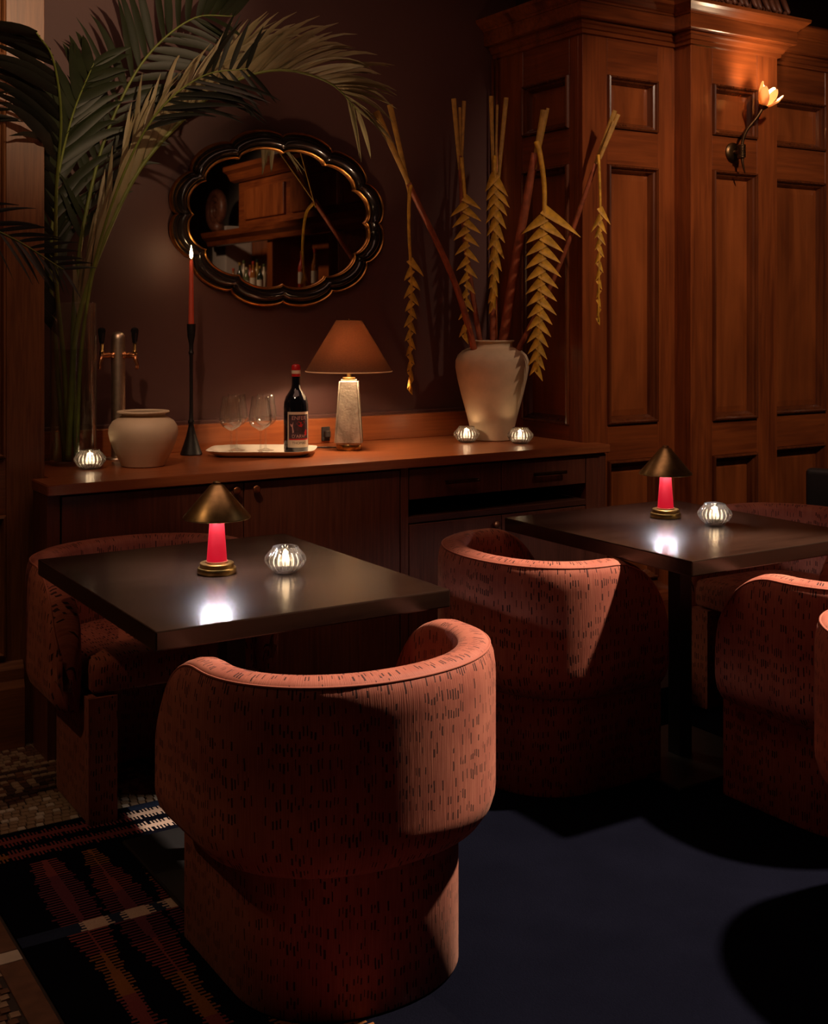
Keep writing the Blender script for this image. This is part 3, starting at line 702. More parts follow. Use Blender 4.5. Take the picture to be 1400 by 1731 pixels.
def chair_meshes():
    HW, BK, FR = 0.350, 0.290, 0.245
    ease = lambda t: 0.5 + 0.5 * math.copysign(1 - (1 - abs(2 * t - 1)) ** 1.35, 2 * t - 1)
    path, T = resample(upath(HW, BK, FR, 2.06), 110, ease)
    TH = 0.088; ZT = 0.697; ZB = 0.298
    v, f, uvv = [], [], []; K = 0
    n = len(path)
    def ztop(s):
        e = min(s, T - s)                        # run from the arm's front end
        zr = ZT
        L_ = 0.228
        if e >= L_: return zr
        q = 1 - e / L_
        return 0.405 + (zr - 0.405) * math.sqrt(max(0.0, 1 - q ** 2.2))
    rows = []
    for i, (p, s) in enumerate(path):
        a = path[max(0, i - 1)][0]; c = path[min(n - 1, i + 1)][0]
        t = (c - a).normalized(); inn = Vector((t.y, -t.x, 0))
        if inn.dot(-p + Vector((0, 0.1, 0))) < 0: inn = -inn
        zt = ztop(s); th = TH
        e = min(s, T - s); rr = 0.022
        sh = 0.0
        if e < 0.03: sh = 0.020 * (1 - e / 0.03) ** 2    # rounds the front end over
        zb = ZB + sh
        prof = [(0.082, zb + .004), (0.055, zb), (0.030, zb + .014), (0.010, zb + .042), (0.0012, zb + .070), (0.0, zb + .084), (0.0, zb + .10), (0.0, (zb + zt) / 2), (0.0, max(zb + .14, zt - .075)), (0.0006, max(zb + .15, zt - .055)), (0.0045, zt - .028),
                (0.010, zt - rr * .6), (0.017, zt - rr * .18), (0.028, zt + .001), (th * .55, zt + .004), (th - .018, zt + .001), (th - .006, zt - rr * .25), (th + .001, zt - rr * .8), (th + .002, zt - .05),
                (th + .004, (zb + zt) / 2), (th, zb + .05), (th - .002, zb + .004)]
        prof = [(o_ + (th / 2 - o_) * (sh / 0.03), z) for o_, z in prof]
        K = len(prof); acc = 0; last = None; r = []
        for o_, z in prof:
            if last: acc += math.hypot(o_ - last[0], z - last[1])
            last = (o_, z)
            v.append(p + inn * o_ + Vector((0, 0, z))); uvv.append((s, acc))
            r.append(len(v) - 1)
        rows.append(r)
    uvs = []
    for i in range(n - 1):
        for k in range(K):
            k2 = (k + 1) % K
            f.append((rows[i][k], rows[i + 1][k], rows[i + 1][k2], rows[i][k2]))
            for (ii, kk, wrap) in ((i, k, 0), (i + 1, k, 0), (i + 1, k2, k2 == 0), (i, k2, k2 == 0)):
                u_, v_ = uvv[rows[ii][kk]]
                if wrap: v_ = uvv[rows[ii][K - 1]][1] + 0.1
                uvs.append((u_, v_))
    for r, rev in ((rows[0], False), (rows[-1], True)):
        q = r if not rev else r[::-1]
        f.append(tuple(q)); uvs += [(v[i].x, v[i].z) for i in q]
    me = bpy.data.meshes.new('backrest'); me.from_pydata(v, [], f); me.update(); me.materials.append(M['velvet'])
    ul = me.uv_layers.new(name='fabric'); ul.data.foreach_set('uv', [c for q in uvs for c in q])
    me.polygons.foreach_set('use_smooth', [True] * len(me.polygons))
    bm = bmesh.new(); bm.from_mesh(me); bmesh.ops.recalc_face_normals(bm, faces=bm.faces[:]); bm.to_mesh(me); bm.free()
    # piping along the outer top edge
    pp = []
    for r in rows[2:-2]: pp.append((v[r[12]] + v[r[11]]) / 2)
    tv, tf = tube_vf(pp, 0.0032, 6)
    pm = bpy.data.meshes.new('piping'); pm.from_pydata([tuple(q) for q in tv], [], tf); pm.materials.append(M['velvet'])
    ul = pm.uv_layers.new(name='fabric'); ul.data.foreach_set('uv', [c for p_ in pm.polygons for _ in p_.vertices for c in (0.004, 0.03)])
    pm.polygons.foreach_set('use_smooth', [True] * len(pm.polygons))
    # base: a curved wall whose two ends are the front legs
    path2, T2 = resample(upath(0.258, 0.222, 0.278, 2.15), 70)
    v, f, uvs = [], [], []; n = len(path2); th = 0.082; ZH = 0.352
    prof = [(0.0, 0.0), (0.0, ZH), (th, ZH), (th, 0.0)]; cum = [0, ZH, ZH + th, 2 * ZH + th]
    bv = 0.006
    prof = [(bv, 0.0), (0.0, bv), (0.0, ZH), (th, ZH), (th, bv), (th - bv, 0.0)]; cum = [-.008, 0, ZH, ZH + th, 2 * ZH + th, 2 * ZH + th + .008]
    K = len(prof)
    for i, (p, s) in enumerate(path2):
        a = path2[max(0, i - 1)][0]; c = path2[min(n - 1, i + 1)][0]
        t = (c - a).normalized(); inn = Vector((t.y, -t.x, 0))
        if inn.dot(-p + Vector((0, 0.1, 0))) < 0: inn = -inn
        for o_, z in prof: v.append(p + inn * o_ + Vector((0, 0, z)))
    for i in range(n - 1):
        for k in range(K):
            k2 = (k + 1) % K
            f.append((i * K + k, (i + 1) * K + k, (i + 1) * K + k2, i * K + k2))
            s0, s1 = path2[i][1], path2[i + 1][1]; c0 = cum[k]; c1 = cum[k2] if k2 else cum[-1] + th
            uvs += [(s0, c0), (s1, c0), (s1, c1), (s0, c1)]
    for r in (list(range(K)), list(range((n - 1) * K, n * K))[::-1]):
        f.append(tuple(r)); uvs += [(v[i].x, v[i].z) for i in r]
    bme = bpy.data.meshes.new('base'); bme.from_pydata([tuple(q) for q in v], [], f); bme.update(); bme.materials.append(M['velvet'])
    ul = bme.uv_layers.new(name='fabric'); ul.data.foreach_set('uv', [c for q in uvs for c in q])
    bm = bmesh.new(); bm.from_mesh(bme); bmesh.ops.recalc_face_normals(bm, faces=bm.faces[:])
    for e in bm.edges:
        if len(e.link_faces) == 2: e.smooth = e.calc_face_angle(0) < R(50)
    for q in bm.faces: q.smooth = True
    bm.to_mesh(bme); bm.free()
    # seat cushion
    out = [q[0] for q in resample(upath(0.244, 0.196, 0.268, 2.1), 48)[0]]
    out = out + [Vector((x, 0.281 - 0.012 * (x / 0.246) ** 2, 0)) for x in (-0.20, -0.1, 0.0, 0.1, 0.20)]
    cz = Vector((0, 0.02, 0)); prof = [(0.985, 0.362), (1.0, 0.370), (1.0, 0.425), (0.985, 0.446), (0.955, 0.456), (0.80, 0.462), (0.4, 0.466), (0.0, 0.467)]
    v, f, uvl = [], [], []; n = len(out)
    cumv = [0, .01, .066, .09, .10, .14, .24, .34]
    for q, (s, z) in enumerate(prof):
        for p in out: v.append(cz + (p - cz) * s + Vector((0, 0, z)))
    per = [0.0]
    for i in range(n): per.append(per[-1] + (out[(i + 1) % n] - out[i]).length)
    for q in range(len(prof) - 1):
        for i in range(n):
            j = (i + 1) % n
            f.append((q * n + i, q * n + j, (q + 1) * n + j, (q + 1) * n + i))
            if q < 3: uvl += [(per[i], cumv[q]), (per[i + 1], cumv[q]), (per[i + 1], cumv[q + 1]), (per[i], cumv[q + 1])]
            else: uvl += [(v[a].x, v[a].y) for a in (q * n + i, q * n + j, (q + 1) * n + j, (q + 1) * n + i)]
    f.append(tuple(range(n - 1, -1, -1))); uvl += [(v[a].x, v[a].y) for a in range(n - 1, -1, -1)]
    sme = bpy.data.meshes.new('seat'); sme.from_pydata([tuple(q) for q in v], [], f); sme.update(); sme.materials.append(M['velvet'])
    ul = sme.uv_layers.new(name='fabric'); ul.data.foreach_set('uv', [c for q in uvl for c in q])
    sme.polygons.foreach_set('use_smooth', [True] * len(sme.polygons))
    return me, pm, bme, sme
CM = chair_meshes()
def barrel_chair(label, loc, rz):
    t = thing('barrel_chair', label, 'chair', (loc[0], loc[1], loc[2]), rz, 'rust velvet barrel chairs')
    bk = link('backrest', CM[0], None, t); link('piping', CM[1], None, bk)
    link('base', CM[2], None, t); link('seat', CM[3], None, t)
    return t
RZ = 0.0095
barrel_chair('nearest rust velvet barrel chair, its whole curved back facing the viewer', (1.290, 2.330, RZ), 0)
barrel_chair('rust velvet barrel chair tucked between the sideboard doors and the dark table', (1.292, 3.598, RZ), 180)
barrel_chair('rust velvet barrel chair standing sideways between the two dark tables', (2.362, 3.012, RZ), -90)
barrel_chair('rust velvet barrel chair at the table under the wall sconce, its back to the rug', (2.943, 2.262, RZ), 0)
barrel_chair('rust velvet barrel chair on the far side of the table under the sconce', (3.500, 2.948, RZ), 90)
barrel_chair('brightly lit rust velvet barrel chair cut off by the picture edge', (2.514, 1.655, RZ), -100)

# black chair further along
bc = thing('side_chair', 'black leather side chair beyond the far table, only its back in view', 'chair', (4.34, 3.24, 0), -70)
box('seat', (-0.22, -0.22, 0.42), (0.22, 0.22, 0.48), M['blackseat'], bc, 0.02, 3, True)
box('backrest', (-0.22, -0.26, 0.46), (0.22, -0.20, 0.80), M['blackseat'], bc, 0.024, 4, True)
for sx in (-1, 1):
    for sy in (-1, 1):
        tube('leg', [(sx * .19, sy * .19, 0.0), (sx * .185, sy * .185, 0.43)], [0.013, 0.017], M['black'], bc, 8)

# ================================================================== TABLES
def table(label, x0, x1, y0, y1):
    cx, cy = (x0 + x1) / 2, (y0 + y1) / 2; w, d = (x1 - x0) / 2, (y1 - y0) / 2
    t = thing('bar_table', label, 'table', (cx, cy, RZ), 0, 'dark tables')
    box('tabletop', (-w, -d, 0.697), (w, d, 0.750 - RZ), M['table'], t, 0.0035, 2)
    box('column', (-0.027, -0.027, 0.012), (0.027, 0.027, 0.688), M['black'], t, 0.002, 1)
    box('mounting_plate', (-0.17, -0.17, 0.686), (0.17, 0.17, 0.697), M['black'], t, 0.002, 1)
    box('foot_plate', (-0.22, -0.22, 0.0), (0.22, 0.22, 0.014), M['black'], t, 0.004, 1)
    return t
table('dark stained table with a red stemmed lamp, beside the walnut cabinet doors', 0.916, 1.672, 2.478, 3.398)
table('dark stained table with a red stemmed lamp, below the mahogany panelling', 2.425, 3.185, 2.408, 3.270)

# ------------------------------------------------------------------ small table lamps
def table_lamp(label, x, y):
    t = thing('table_lamp', label, 'lamp', (x, y, 0.7503), 0, 'brass shaded red table lamps')
    lathe('base', [(0.0, 0), (0.049, 0), (0.0505, 0.002), (0.0505, 0.014), (0.049, 0.016), (0.0445, 0.0165), (0.0445, 0.0265), (0.043, 0.028), (0.028, 0.0285)], M['brass'], t, 56)
    lathe('stem', [(0.0275, 0.028), (0.0265, 0.034), (0.0172, 0.158), (0.0165, 0.160)], M['redstem'], t, 40)
    lathe('collar', [(0.0295, 0.028), (0.0305, 0.030), (0.0295, 0.0325), (0.026, 0.033)], M['copper'], t, 40, cap=False)
    lathe('lamp_shade', [(0.0870, 0.1440), (0.0885, 0.1455), (0.0880, 0.1480), (0.018, 0.2300), (0.012, 0.2330), (0.0105, 0.2335), (0.0105, 0.2380), (0.008, 0.2400), (0.0, 0.2405)], M['brass_d'], t, 64, cap=False)
    lathe('shade_lining', [(0.0868, 0.1442), (0.017, 0.2280), (0.0, 0.2285)], M['brass'], t, 48, cap=False)
    lathe('led_disc', [(0.0215, 0.1660), (0.0300, 0.1665), (0.0300, 0.1700), (0.0215, 0.1705), (0.0215, 0.1660)], M['led'], t, 40, cap=False)
    lathe('led_holder', [(0.0, 0.160), (0.0205, 0.161), (0.0205, 0.174), (0.032, 0.1745), (0.030, 0.186), (0.0, 0.188)], M['bronze'], t, 32)
    return t
table_lamp('small brass cone lamp with glowing red stem on the table by the cabinet doors', 1.262, 2.962)
table_lamp('small brass cone lamp with glowing red stem on the table by the panelling', 2.884, 2.986)

# ------------------------------------------------------------------ ribbed tealight holders
def ribf(a, z): return 1 + 0.040 * math.cos(22 * a)
def tealight(label, x, y, z):
    t = thing('tealight_holder', label, 'candle holder', (x, y, z), 0, 'ribbed glass tealight holders')
    S = 176
    pro = [(0.0, 0.004), (0.022, 0.003), (0.027, 0.0), (0.031, 0.002), (0.043, 0.014), (0.0515, 0.027), (0.0535, 0.034), (0.0515, 0.042), (0.044, 0.053), (0.036, 0.061), (0.0345, 0.066), (0.0330, 0.0675)]
    inn = [(0.0315, 0.066), (0.0318, 0.060), (0.0345, 0.050), (0.0360, 0.038), (0.034, 0.022), (0.028, 0.012), (0.0, 0.011)]
    lathe('glass_bowl', pro + inn, M['ribglass'], t, S, cap=False, rfun=lambda a, zz: (1 + 0.040 * math.cos(22 * a) * min(1, max(0, (0.062 - zz) / 0.02)) * min(1, zz / 0.008)))
    c = lathe('candle_cup', [(0.0, 0.0118), (0.0185, 0.0118), (0.019, 0.013), (0.019, 0.025), (0.0183, 0.025)], M['alu'], t, 24, cap=False)
    lathe('wax', [(0.0182, 0.0125), (0.0182, 0.0300), (0.006, 0.0292), (0.0, 0.0290)], M['waxw'], t, 24, cap=False)
    tube('wick', [(0, 0, 0.0285), (0.0005, 0, 0.0345)], 0.0007, M['wick'], t, 6)
    lathe('flame', [(0.0, 0.0335), (0.0028, 0.0365), (0.0040, 0.041), (0.0030, 0.047), (0.0012, 0.053), (0.0, 0.056)], M['flame_s'], t, 12)
    p = point('tealight_glow', (0, 0, 0.046), 0.16, (1.0, 0.66, 0.36), 0.006); p.parent = t
    return t
tealight('lit ribbed glass tealight on the table by the cabinet doors', 1.420, 2.879, 0.7503)
tealight('lit ribbed glass tealight on the table below the panelling', 2.921, 2.800, 0.7503)
tealight('lit ribbed glass tealight before the palm vase, next to the short cream urn', 1.322, 4.230, CT + .0003)
tealight('lit ribbed glass tealight at the tall cream vase, on the side nearer the marble lamp', 2.965, 4.270, CT + .0003)
tealight('lit ribbed glass tealight at the tall cream vase, on the side nearer the panelling', 3.125, 4.102, CT + .0003)

# ================================================================== THINGS ON THE WORKTOP
# short urn
u = lathe('urn', [(0.0, 0.004), (0.070, 0.0), (0.077, 0.003), (0.080, 0.010), (0.098, 0.045), (0.117, 0.090), (0.1235, 0.120), (0.121, 0.142), (0.108, 0.162), (0.086, 0.175), (0.077, 0.180), (0.0745, 0.186), (0.078, 0.190), (0.0915, 0.1915), (0.0935, 0.1945), (0.0915, 0.1975), (0.070, 0.198), (0.0665, 0.194), (0.067, 0.185), (0.078, 0.172), (0.102, 0.158), (0.115, 0.14), (0.112, 0.10), (0.075, 0.012), (0, 0.010)], M['cream2'], None, 72, cap=False)
u.location = (1.512, 4.215, CT + .0003); tag(u, 'short wide cream stoneware urn with flat flared rim', 'urn')
# tall vase
VX, VY = 3.122, 4.300
vz = thing('vase', 'tall broad shouldered cream stoneware vase holding hanging heliconias', 'vase', (VX, VY, CT + .0003))
body = [(0.0, 0.006), (0.080, 0.0), (0.088, 0.003), (0.090, 0.010), (0.0955, 0.045), (0.112, 0.11), (0.136, 0.20), (0.152, 0.265), (0.1605, 0.315), (0.1600, 0.345), (0.150, 0.370), (0.130, 0.388), (0.108, 0.398), (0.093, 0.402)]
neck = [(0.093, 0.402), (0.0885, 0.408), (0.0875, 0.418), (0.0895, 0.424), (0.0965, 0.427), (0.0985, 0.4305), (0.0965, 0.434), (0.086, 0.4345), (0.082, 0.430), (0.081, 0.41), (0.10, 0.392), (0.14, 0.36), (0.15, 0.32), (0.09, 0.03), (0, 0.02)]
lathe('vase_body', body, M['cream'], vz, 80, cap=False); lathe('vase_neck', neck, M['cream'], vz, 80, cap=False)

# candlestick and taper
KX, KY = 1.790, 4.452
ck = lathe('candlestick', [(0.0, 0.003), (0.041, 0.0), (0.043, 0.004), (0.040, 0.012), (0.030, 0.040), (0.020, 0.072), (0.012, 0.105), (0.0095, 0.118), (0.0125, 0.124), (0.0125, 0.130), (0.0085, 0.137), (0.0070, 0.18), (0.0065, 0.30), (0.0070, 0.385), (0.0115, 0.396), (0.0075, 0.405), (0.0085, 0.43), (0.0145, 0.46), (0.0165, 0.485), (0.0170, 0.508), (0.0145, 0.508), (0.0120, 0.485), (0.0, 0.483)], M['iron'], None, 40, cap=False)
ck.location = (KX, KY, CT + .0003); tag(ck, 'slender black iron candlestick with flared foot below the mirror', 'candlestick')
cd = thing('taper_candle', 'lit rust coloured taper candle in the iron candlestick', 'candle', (KX, KY, CT + .484))
lathe('wax', [(0.0, 0.0), (0.0112, 0.0), (0.0112, 0.02), (0.0075, 0.268), (0.0055, 0.2725), (0.0, 0.2715)], M['candle'], cd, 24)
tube('wick', [(0, 0, 0.270), (0.0008, 0, 0.281)], 0.0009, M['wick'], cd, 6)
lathe('flame', [(0.0, 0.277), (0.0048, 0.283), (0.0068, 0.292), (0.0060, 0.302), (0.0035, 0.314), (0.0015, 0.324), (0.0, 0.331)], M['flame'], cd, 16)
p = point('candle_glow', (0, 0, 0.305), 0.9, (1.0, 0.60, 0.30), 0.010); p.parent = cd

# tray, glasses, bottle
tr = thing('tray', 'ivory scalloped serving tray on the walnut worktop', 'tray', (2.030, 4.318, CT + .0003), -YAW)
def trayring(sx, sy, z):
    out = []
    for k in range(96):
        a = 2 * math.pi * k / 96
        c, s = math.cos(a), math.sin(a)
        q = 1 / (abs(c) ** 5 + abs(s) ** 5) ** (1 / 5)
        notch = 1 - 0.05 * math.exp(-((abs(abs(c) - abs(s))) / 0.10) ** 2)
        out.append((sx * c * q * notch, sy * s * q * notch, z))
    return out
tv, tf = [], []
trp = [(0.165, 0.102, 0.0), (0.172, 0.108, 0.002), (0.195, 0.128, 0.014), (0.209, 0.139, 0.0215), (0.210, 0.140, 0.0235), (0.207, 0.137, 0.0235), (0.190, 0.123, 0.013), (0.172, 0.107, 0.0062), (0.160, 0.098, 0.0055)]
for s in trp: tv += trayring(*s)
for i in range(len(trp) - 1):
    for k in range(96): tf.append((i * 96 + k, i * 96 + (k + 1) % 96, (i + 1) * 96 + (k + 1) % 96, (i + 1) * 96 + k))
tf.append(tuple(range(95, -1, -1))); tf.append(tuple(range(8 * 96, 9 * 96)))
tt = pyd('tray_dish', tv, tf, M['white'], tr, True); auto(tt, 35)
def onray(px, d):                                        # along the line of sight at floor plan distance d
    p = CF * d + CR * ((px - 700) / 2053 * d); return p.x, p.y
TZ = CT + .0062
def wineglass(label, x, y):
    t = thing('wine_glass', label, 'wine glass', (x, y, TZ), 0, 'wine glasses on the tray')
    lathe('foot', [(0.0, 0.0), (0.034, 0.0), (0.0345, 0.0012), (0.020, 0.004), (0.006, 0.009), (0.0042, 0.014)], M['glass'], t, 40, cap=False)
    lathe('stem', [(0.0042, 0.0145), (0.0036, 0.04), (0.0036, 0.075), (0.0048, 0.090)], M['glass'], t, 16, cap=False)
    lathe('bowl', [(0.0048, 0.0905), (0.014, 0.096), (0.034, 0.108), (0.0440, 0.122), (0.0455, 0.132), (0.0430, 0.155), (0.0370, 0.195), (0.0335, 0.222), (0.0330, 0.2225), (0.0365, 0.195), (0.0424, 0.155), (0.0449, 0.132), (0.0433, 0.1225), (0.033, 0.109), (0.012, 0.0985), (0.0, 0.0975)], M['glass'], t, 48, cap=False)
wineglass('clear wine glass at the tray front, farthest from the bottle', *onray(391, 4.68))
wineglass('clear wine glass at the tray back, farthest from the bottle', *onray(400, 4.82))
wineglass('clear wine glass at the tray front, next but one to the bottle', *onray(440.5, 4.69))
wineglass('clear wine glass at the tray back, just behind another glass near the bottle', *onray(449, 4.82))
bx_, by_ = onray(500.5, 4.725)
wb = thing('wine_bottle', 'dark wine bottle with red capsule and illustrated label on the tray', 'bottle', (bx_, by_, TZ), -YAW)
lathe('bottle_glass', [(0.0, 0.004), (0.040, 0.0), (0.046, 0.003), (0.0475, 0.010), (0.0480, 0.05), (0.0480, 0.178), (0.0465, 0.198), (0.040, 0.220), (0.028, 0.238), (0.0195, 0.252), (0.0165, 0.268), (0.0160, 0.30), (0.0160, 0.318)], M['bottle'], wb, 56)
lathe('capsule', [(0.0168, 0.298), (0.0172, 0.299), (0.0172, 0.322), (0.0182, 0.323), (0.0182, 0.336), (0.016, 0.342), (0.009, 0.3455), (0.0, 0.3462)], M['redwax'], wb, 40, cap=False)
lathe('neck_band', [(0.0176, 0.309), (0.0178, 0.310), (0.0178, 0.321), (0.0176, 0.322)], M['paper'], wb, 40, cap=False)
def patch(name, a0, a1, z0, z1, r, m, parent, nseg=20):
    v, f = [], []
    for i in range(nseg + 1):
        a = R(-90 + a0 + (a1 - a0) * i / nseg)
        v += [(r * math.cos(a), r * math.sin(a), z0), (r * math.cos(a), r * math.sin(a), z1)]
    f = [(2 * i, 2 * i + 2, 2 * i + 3, 2 * i + 1) for i in range(nseg)]
    return pyd(name, v, f, m, parent, True)
A0, A1 = -36, 78
lab = patch('label', A0, A1, 0.026, 0.163, 0.0484, M['paper'], wb)
patch('label_picture', A0 + 7, A1 - 7, 0.060, 0.153, 0.0486, M['inkdark'], lab)
patch('label_stripe', A0 + 7, A1 - 7, 0.055, 0.060, 0.0486, M['inkred'], lab)
def blob(name, pts, m, r=0.0488):
    v = [(r * math.sin(R(a)), -r * math.cos(R(a)), z) for a, z in pts]
    c = (sum(a for a, z in pts) / len(pts), sum(z for a, z in pts) / len(pts))
    v.append((r * math.sin(R(c[0])), -r * math.cos(R(c[0])), c[1])); n = len(pts)
    return pyd(name, v, [(i, (i + 1) % n, n) for i in range(n)], m, lab)
blob('label_figure', [(8, 0.118), (18, 0.127), (30, 0.123), (44, 0.128), (48, 0.120), (38, 0.114), (33, 0.104), (22, 0.107), (16, 0.110)], M['inkred'])
blob('label_figure', [(-22, 0.118), (-12, 0.114), (-6, 0.126), (-9, 0.108), (-4, 0.086), (-10, 0.080), (-13, 0.104), (-20, 0.110)], M['inkpink'])
blob('label_figure', [(46, 0.084), (56, 0.096), (62, 0.090), (60, 0.072), (50, 0.070)], M['inkred'])
def label_text(txt, a_c, z_c, size, m, r=0.0489):
    c = bpy.data.curves.new('label_lettering', 'FONT'); c.body = txt; c.size = size; c.align_x = 'CENTER'; c.align_y = 'CENTER'
    o = bpy.data.objects.new('label_lettering', c); COL.objects.link(o)
    dg = bpy.context.evaluated_depsgraph_get(); dg.update()
    me = bpy.data.meshes.new_from_object(o.evaluated_get(dg))
    bpy.data.objects.remove(o)
    for q in me.vertices:
        x, y = q.co.x, q.co.y; a = R(a_c) + x / r
        q.co = Vector((r * math.sin(a), -r * math.cos(a), z_c + y))
    me.name = 'label_lettering'; me.materials.clear()
    link('label_lettering', me, m, lab)
label_text('ENFER', 20, 0.139, 0.021, M['inkpink']); label_text("D'ARVI", 18, 0.069, 0.018, M['inkpink']); label_text('THOMAS', 21, 0.043, 0.014, M['inkblack'])

# marble lamp
LX, LY = 2.394, 4.278
lm = thing('marble_lamp', 'lit table lamp with tapered stone body and brown linen shade', 'lamp', (LX, LY, CT + .0003), -YAW)
lathe('foot', [(0.0, 0.0), (0.050, 0.0), (0.051, 0.002), (0.051, 0.022), (0.050, 0.024), (0.0, 0.024)], M['brass'], lm, 48)
sq = lambda s, z: [(s * c, s * d, z) for c, d in ((-1, -1), (1, -1), (1, 1), (-1, 1))]
bm = bmesh.new()
vv = [bm.verts.new(p) for p in sq(0.057, 0.0245) + sq(0.0385, 0.2830)]
for q in ((3, 2, 1, 0), (4, 5, 6, 7), (0, 1, 5, 4), (1, 2, 6, 5), (2, 3, 7, 6), (3, 0, 4, 7)): bm.faces.new([vv[i] for i in q])
bmesh.ops.bevel(bm, geom=bm.edges[:], offset=0.008, segments=3, affect='EDGES')
me = bpy.data.meshes.new('stone_body'); bm.to_mesh(me); bm.free(); so = link('stone_body', me, M['marble'], lm); auto(so, 30)
lathe('neck', [(0.0, 0.2825), (0.026, 0.2825), (0.0265, 0.284), (0.0265, 0.290), (0.025, 0.292), (0.0085, 0.2925), (0.0085, 0.335), (0.012, 0.336), (0.012, 0.37), (0.0, 0.37)], M['brass'], lm, 32)
SB, ST = 0.318, 0.522
lathe('lamp_shade', [(0.1745, SB), (0.0515, ST), (0.0510, ST + .001)], M['linen'], lm, 72, cap=False)
lathe('shade_lining', [(0.1725, SB + .0005), (0.0500, ST - .0005)], M['lining'], lm, 72, cap=False)
for z_, r_, t_, m_ in ((SB - .0015, 0.1740, 0.0026, 'lining'), (ST, 0.0508, 0.0016, 'linen')):
    tube('shade_rim', [(r_ * math.cos(a), r_ * math.sin(a), z_) for a in [2 * math.pi * k / 72 for k in range(72)]], t_, M[m_], lm, 6, True)
for a in (0, 120, 240): tube('shade_spoke', [(0.0, 0, ST - .012), (0.050 * math.cos(R(a)), 0.050 * math.sin(R(a)), ST - .002)], 0.0013, M['brass'], lm, 6)
tube('harp_rod', [(0, 0, 0.37), (0, 0, ST + .006)], 0.002, M['brass'], lm, 8)
bu = lathe('bulb', [(0.0, 0.365), (0.012, 0.367), (0.014, 0.38), (0.026, 0.405), (0.029, 0.425), (0.022, 0.445), (0.0, 0.455)], M['bulb'], lm, 24)
p = point('lamp_glow', (0.0, -0.036, 0.415), 16.0, (1.0, 0.64, 0.38), 0.026); p.parent = lm
tube('power_cord', catmull([(-0.045, 0.03, 0.006), (-0.09, 0.06, 0.004), (-0.15, 0.05, 0.004), (-0.20, 0.075, 0.004)], 24), 0.0028, M['cord'], lm, 8)
pg = thing('wall_socket', 'small black plug socket on the backsplash behind the stone lamp', 'socket', (2.435, 4.5555, 0.925))
box('socket_plate', (-0.020, -0.006, -0.030), (0.020, 0.0, 0.030), M['cord'], pg, 0.002, 1); box('plug', (-0.012, -0.028, -0.014), (0.012, -0.006, 0.014), M['cord'], pg, 0.003, 1)

# beer tap tower
tp = thing('beer_tap', 'brushed steel beer tower with two black handled taps', 'beer tap', (1.500, 4.455, CT + .0003))
lathe('flange', [(0.0, 0.0), (0.046, 0.0), (0.047, 0.003), (0.044, 0.008), (0.028, 0.010)], M['steel'], tp, 40)
lathe('column', [(0.0265, 0.009), (0.0265, 0.452), (0.0245, 0.466), (0.018, 0.475), (0.009, 0.479), (0.0, 0.480)], M['steel'], tp, 48)
def tap(dirv, reach):
    D = Vector(dirv).normalized(); Z = Vector((0, 0, 1)); zc_ = 0.392
    q = lambda a, z: D * a + Z * z
    b_ = tube('tap_body', [q(0.022, zc_), q(0.030, zc_), q(0.0305, zc_), q(0.040, zc_), q(0.042, zc_), q(0.055, zc_), q(reach - .004, zc_), q(reach + .006, zc_)], [0.013, 0.013, 0.009, 0.009, 0.012, 0.010, 0.010, 0.007], M['copper'], tp, 16)
    tube('spout', [q(reach, zc_), q(reach + .004, zc_ - .018), q(reach + .010, zc_ - .032), q(reach + .010, zc_ - .052)], [0.008, 0.0075, 0.0065, 0.0062], M['copper'], b_, 12)
    tube('lever', [q(reach, zc_ + .004), q(reach, zc_ + .018), q(reach, zc_ + .019), q(reach, zc_ + .048)], [0.009, 0.008, 0.0055, 0.0065], M['brass'], b_, 12)
    h = lathe('tap_handle', [(0.0, 0.0), (0.0085, 0.0), (0.0100, 0.008), (0.0140, 0.036), (0.0148, 0.046), (0.0125, 0.054), (0.006, 0.058), (0.0, 0.0585)], M['resin'], tp, 24, loc=q(reach, zc_ + .046))
tap(CR * 0.97 - CF * 0.25, 0.068); tap(-CR * 0.62 - CF * 0.78, 0.075)

# glass cylinder vase with palm
GX, GY = 1.312, 4.392
gv = thing('glass_vase', 'tall clear glass cylinder vase filled with water for palm fronds', 'vase', (GX, GY, CT + .0003))
lathe('glass_wall', [(0.0, 0.0), (0.078, 0.0), (0.081, 0.003), (0.082, 0.012), (0.082, 0.585), (0.081, 0.587), (0.0795, 0.585), (0.0795, 0.018), (0.0, 0.016)], M['glass'], gv, 64, cap=False)
lathe('water', [(0.0, 0.0165), (0.0793, 0.0185), (0.0793, 0.418), (0.0, 0.4175)], M['water'], gv, 64, cap=False)

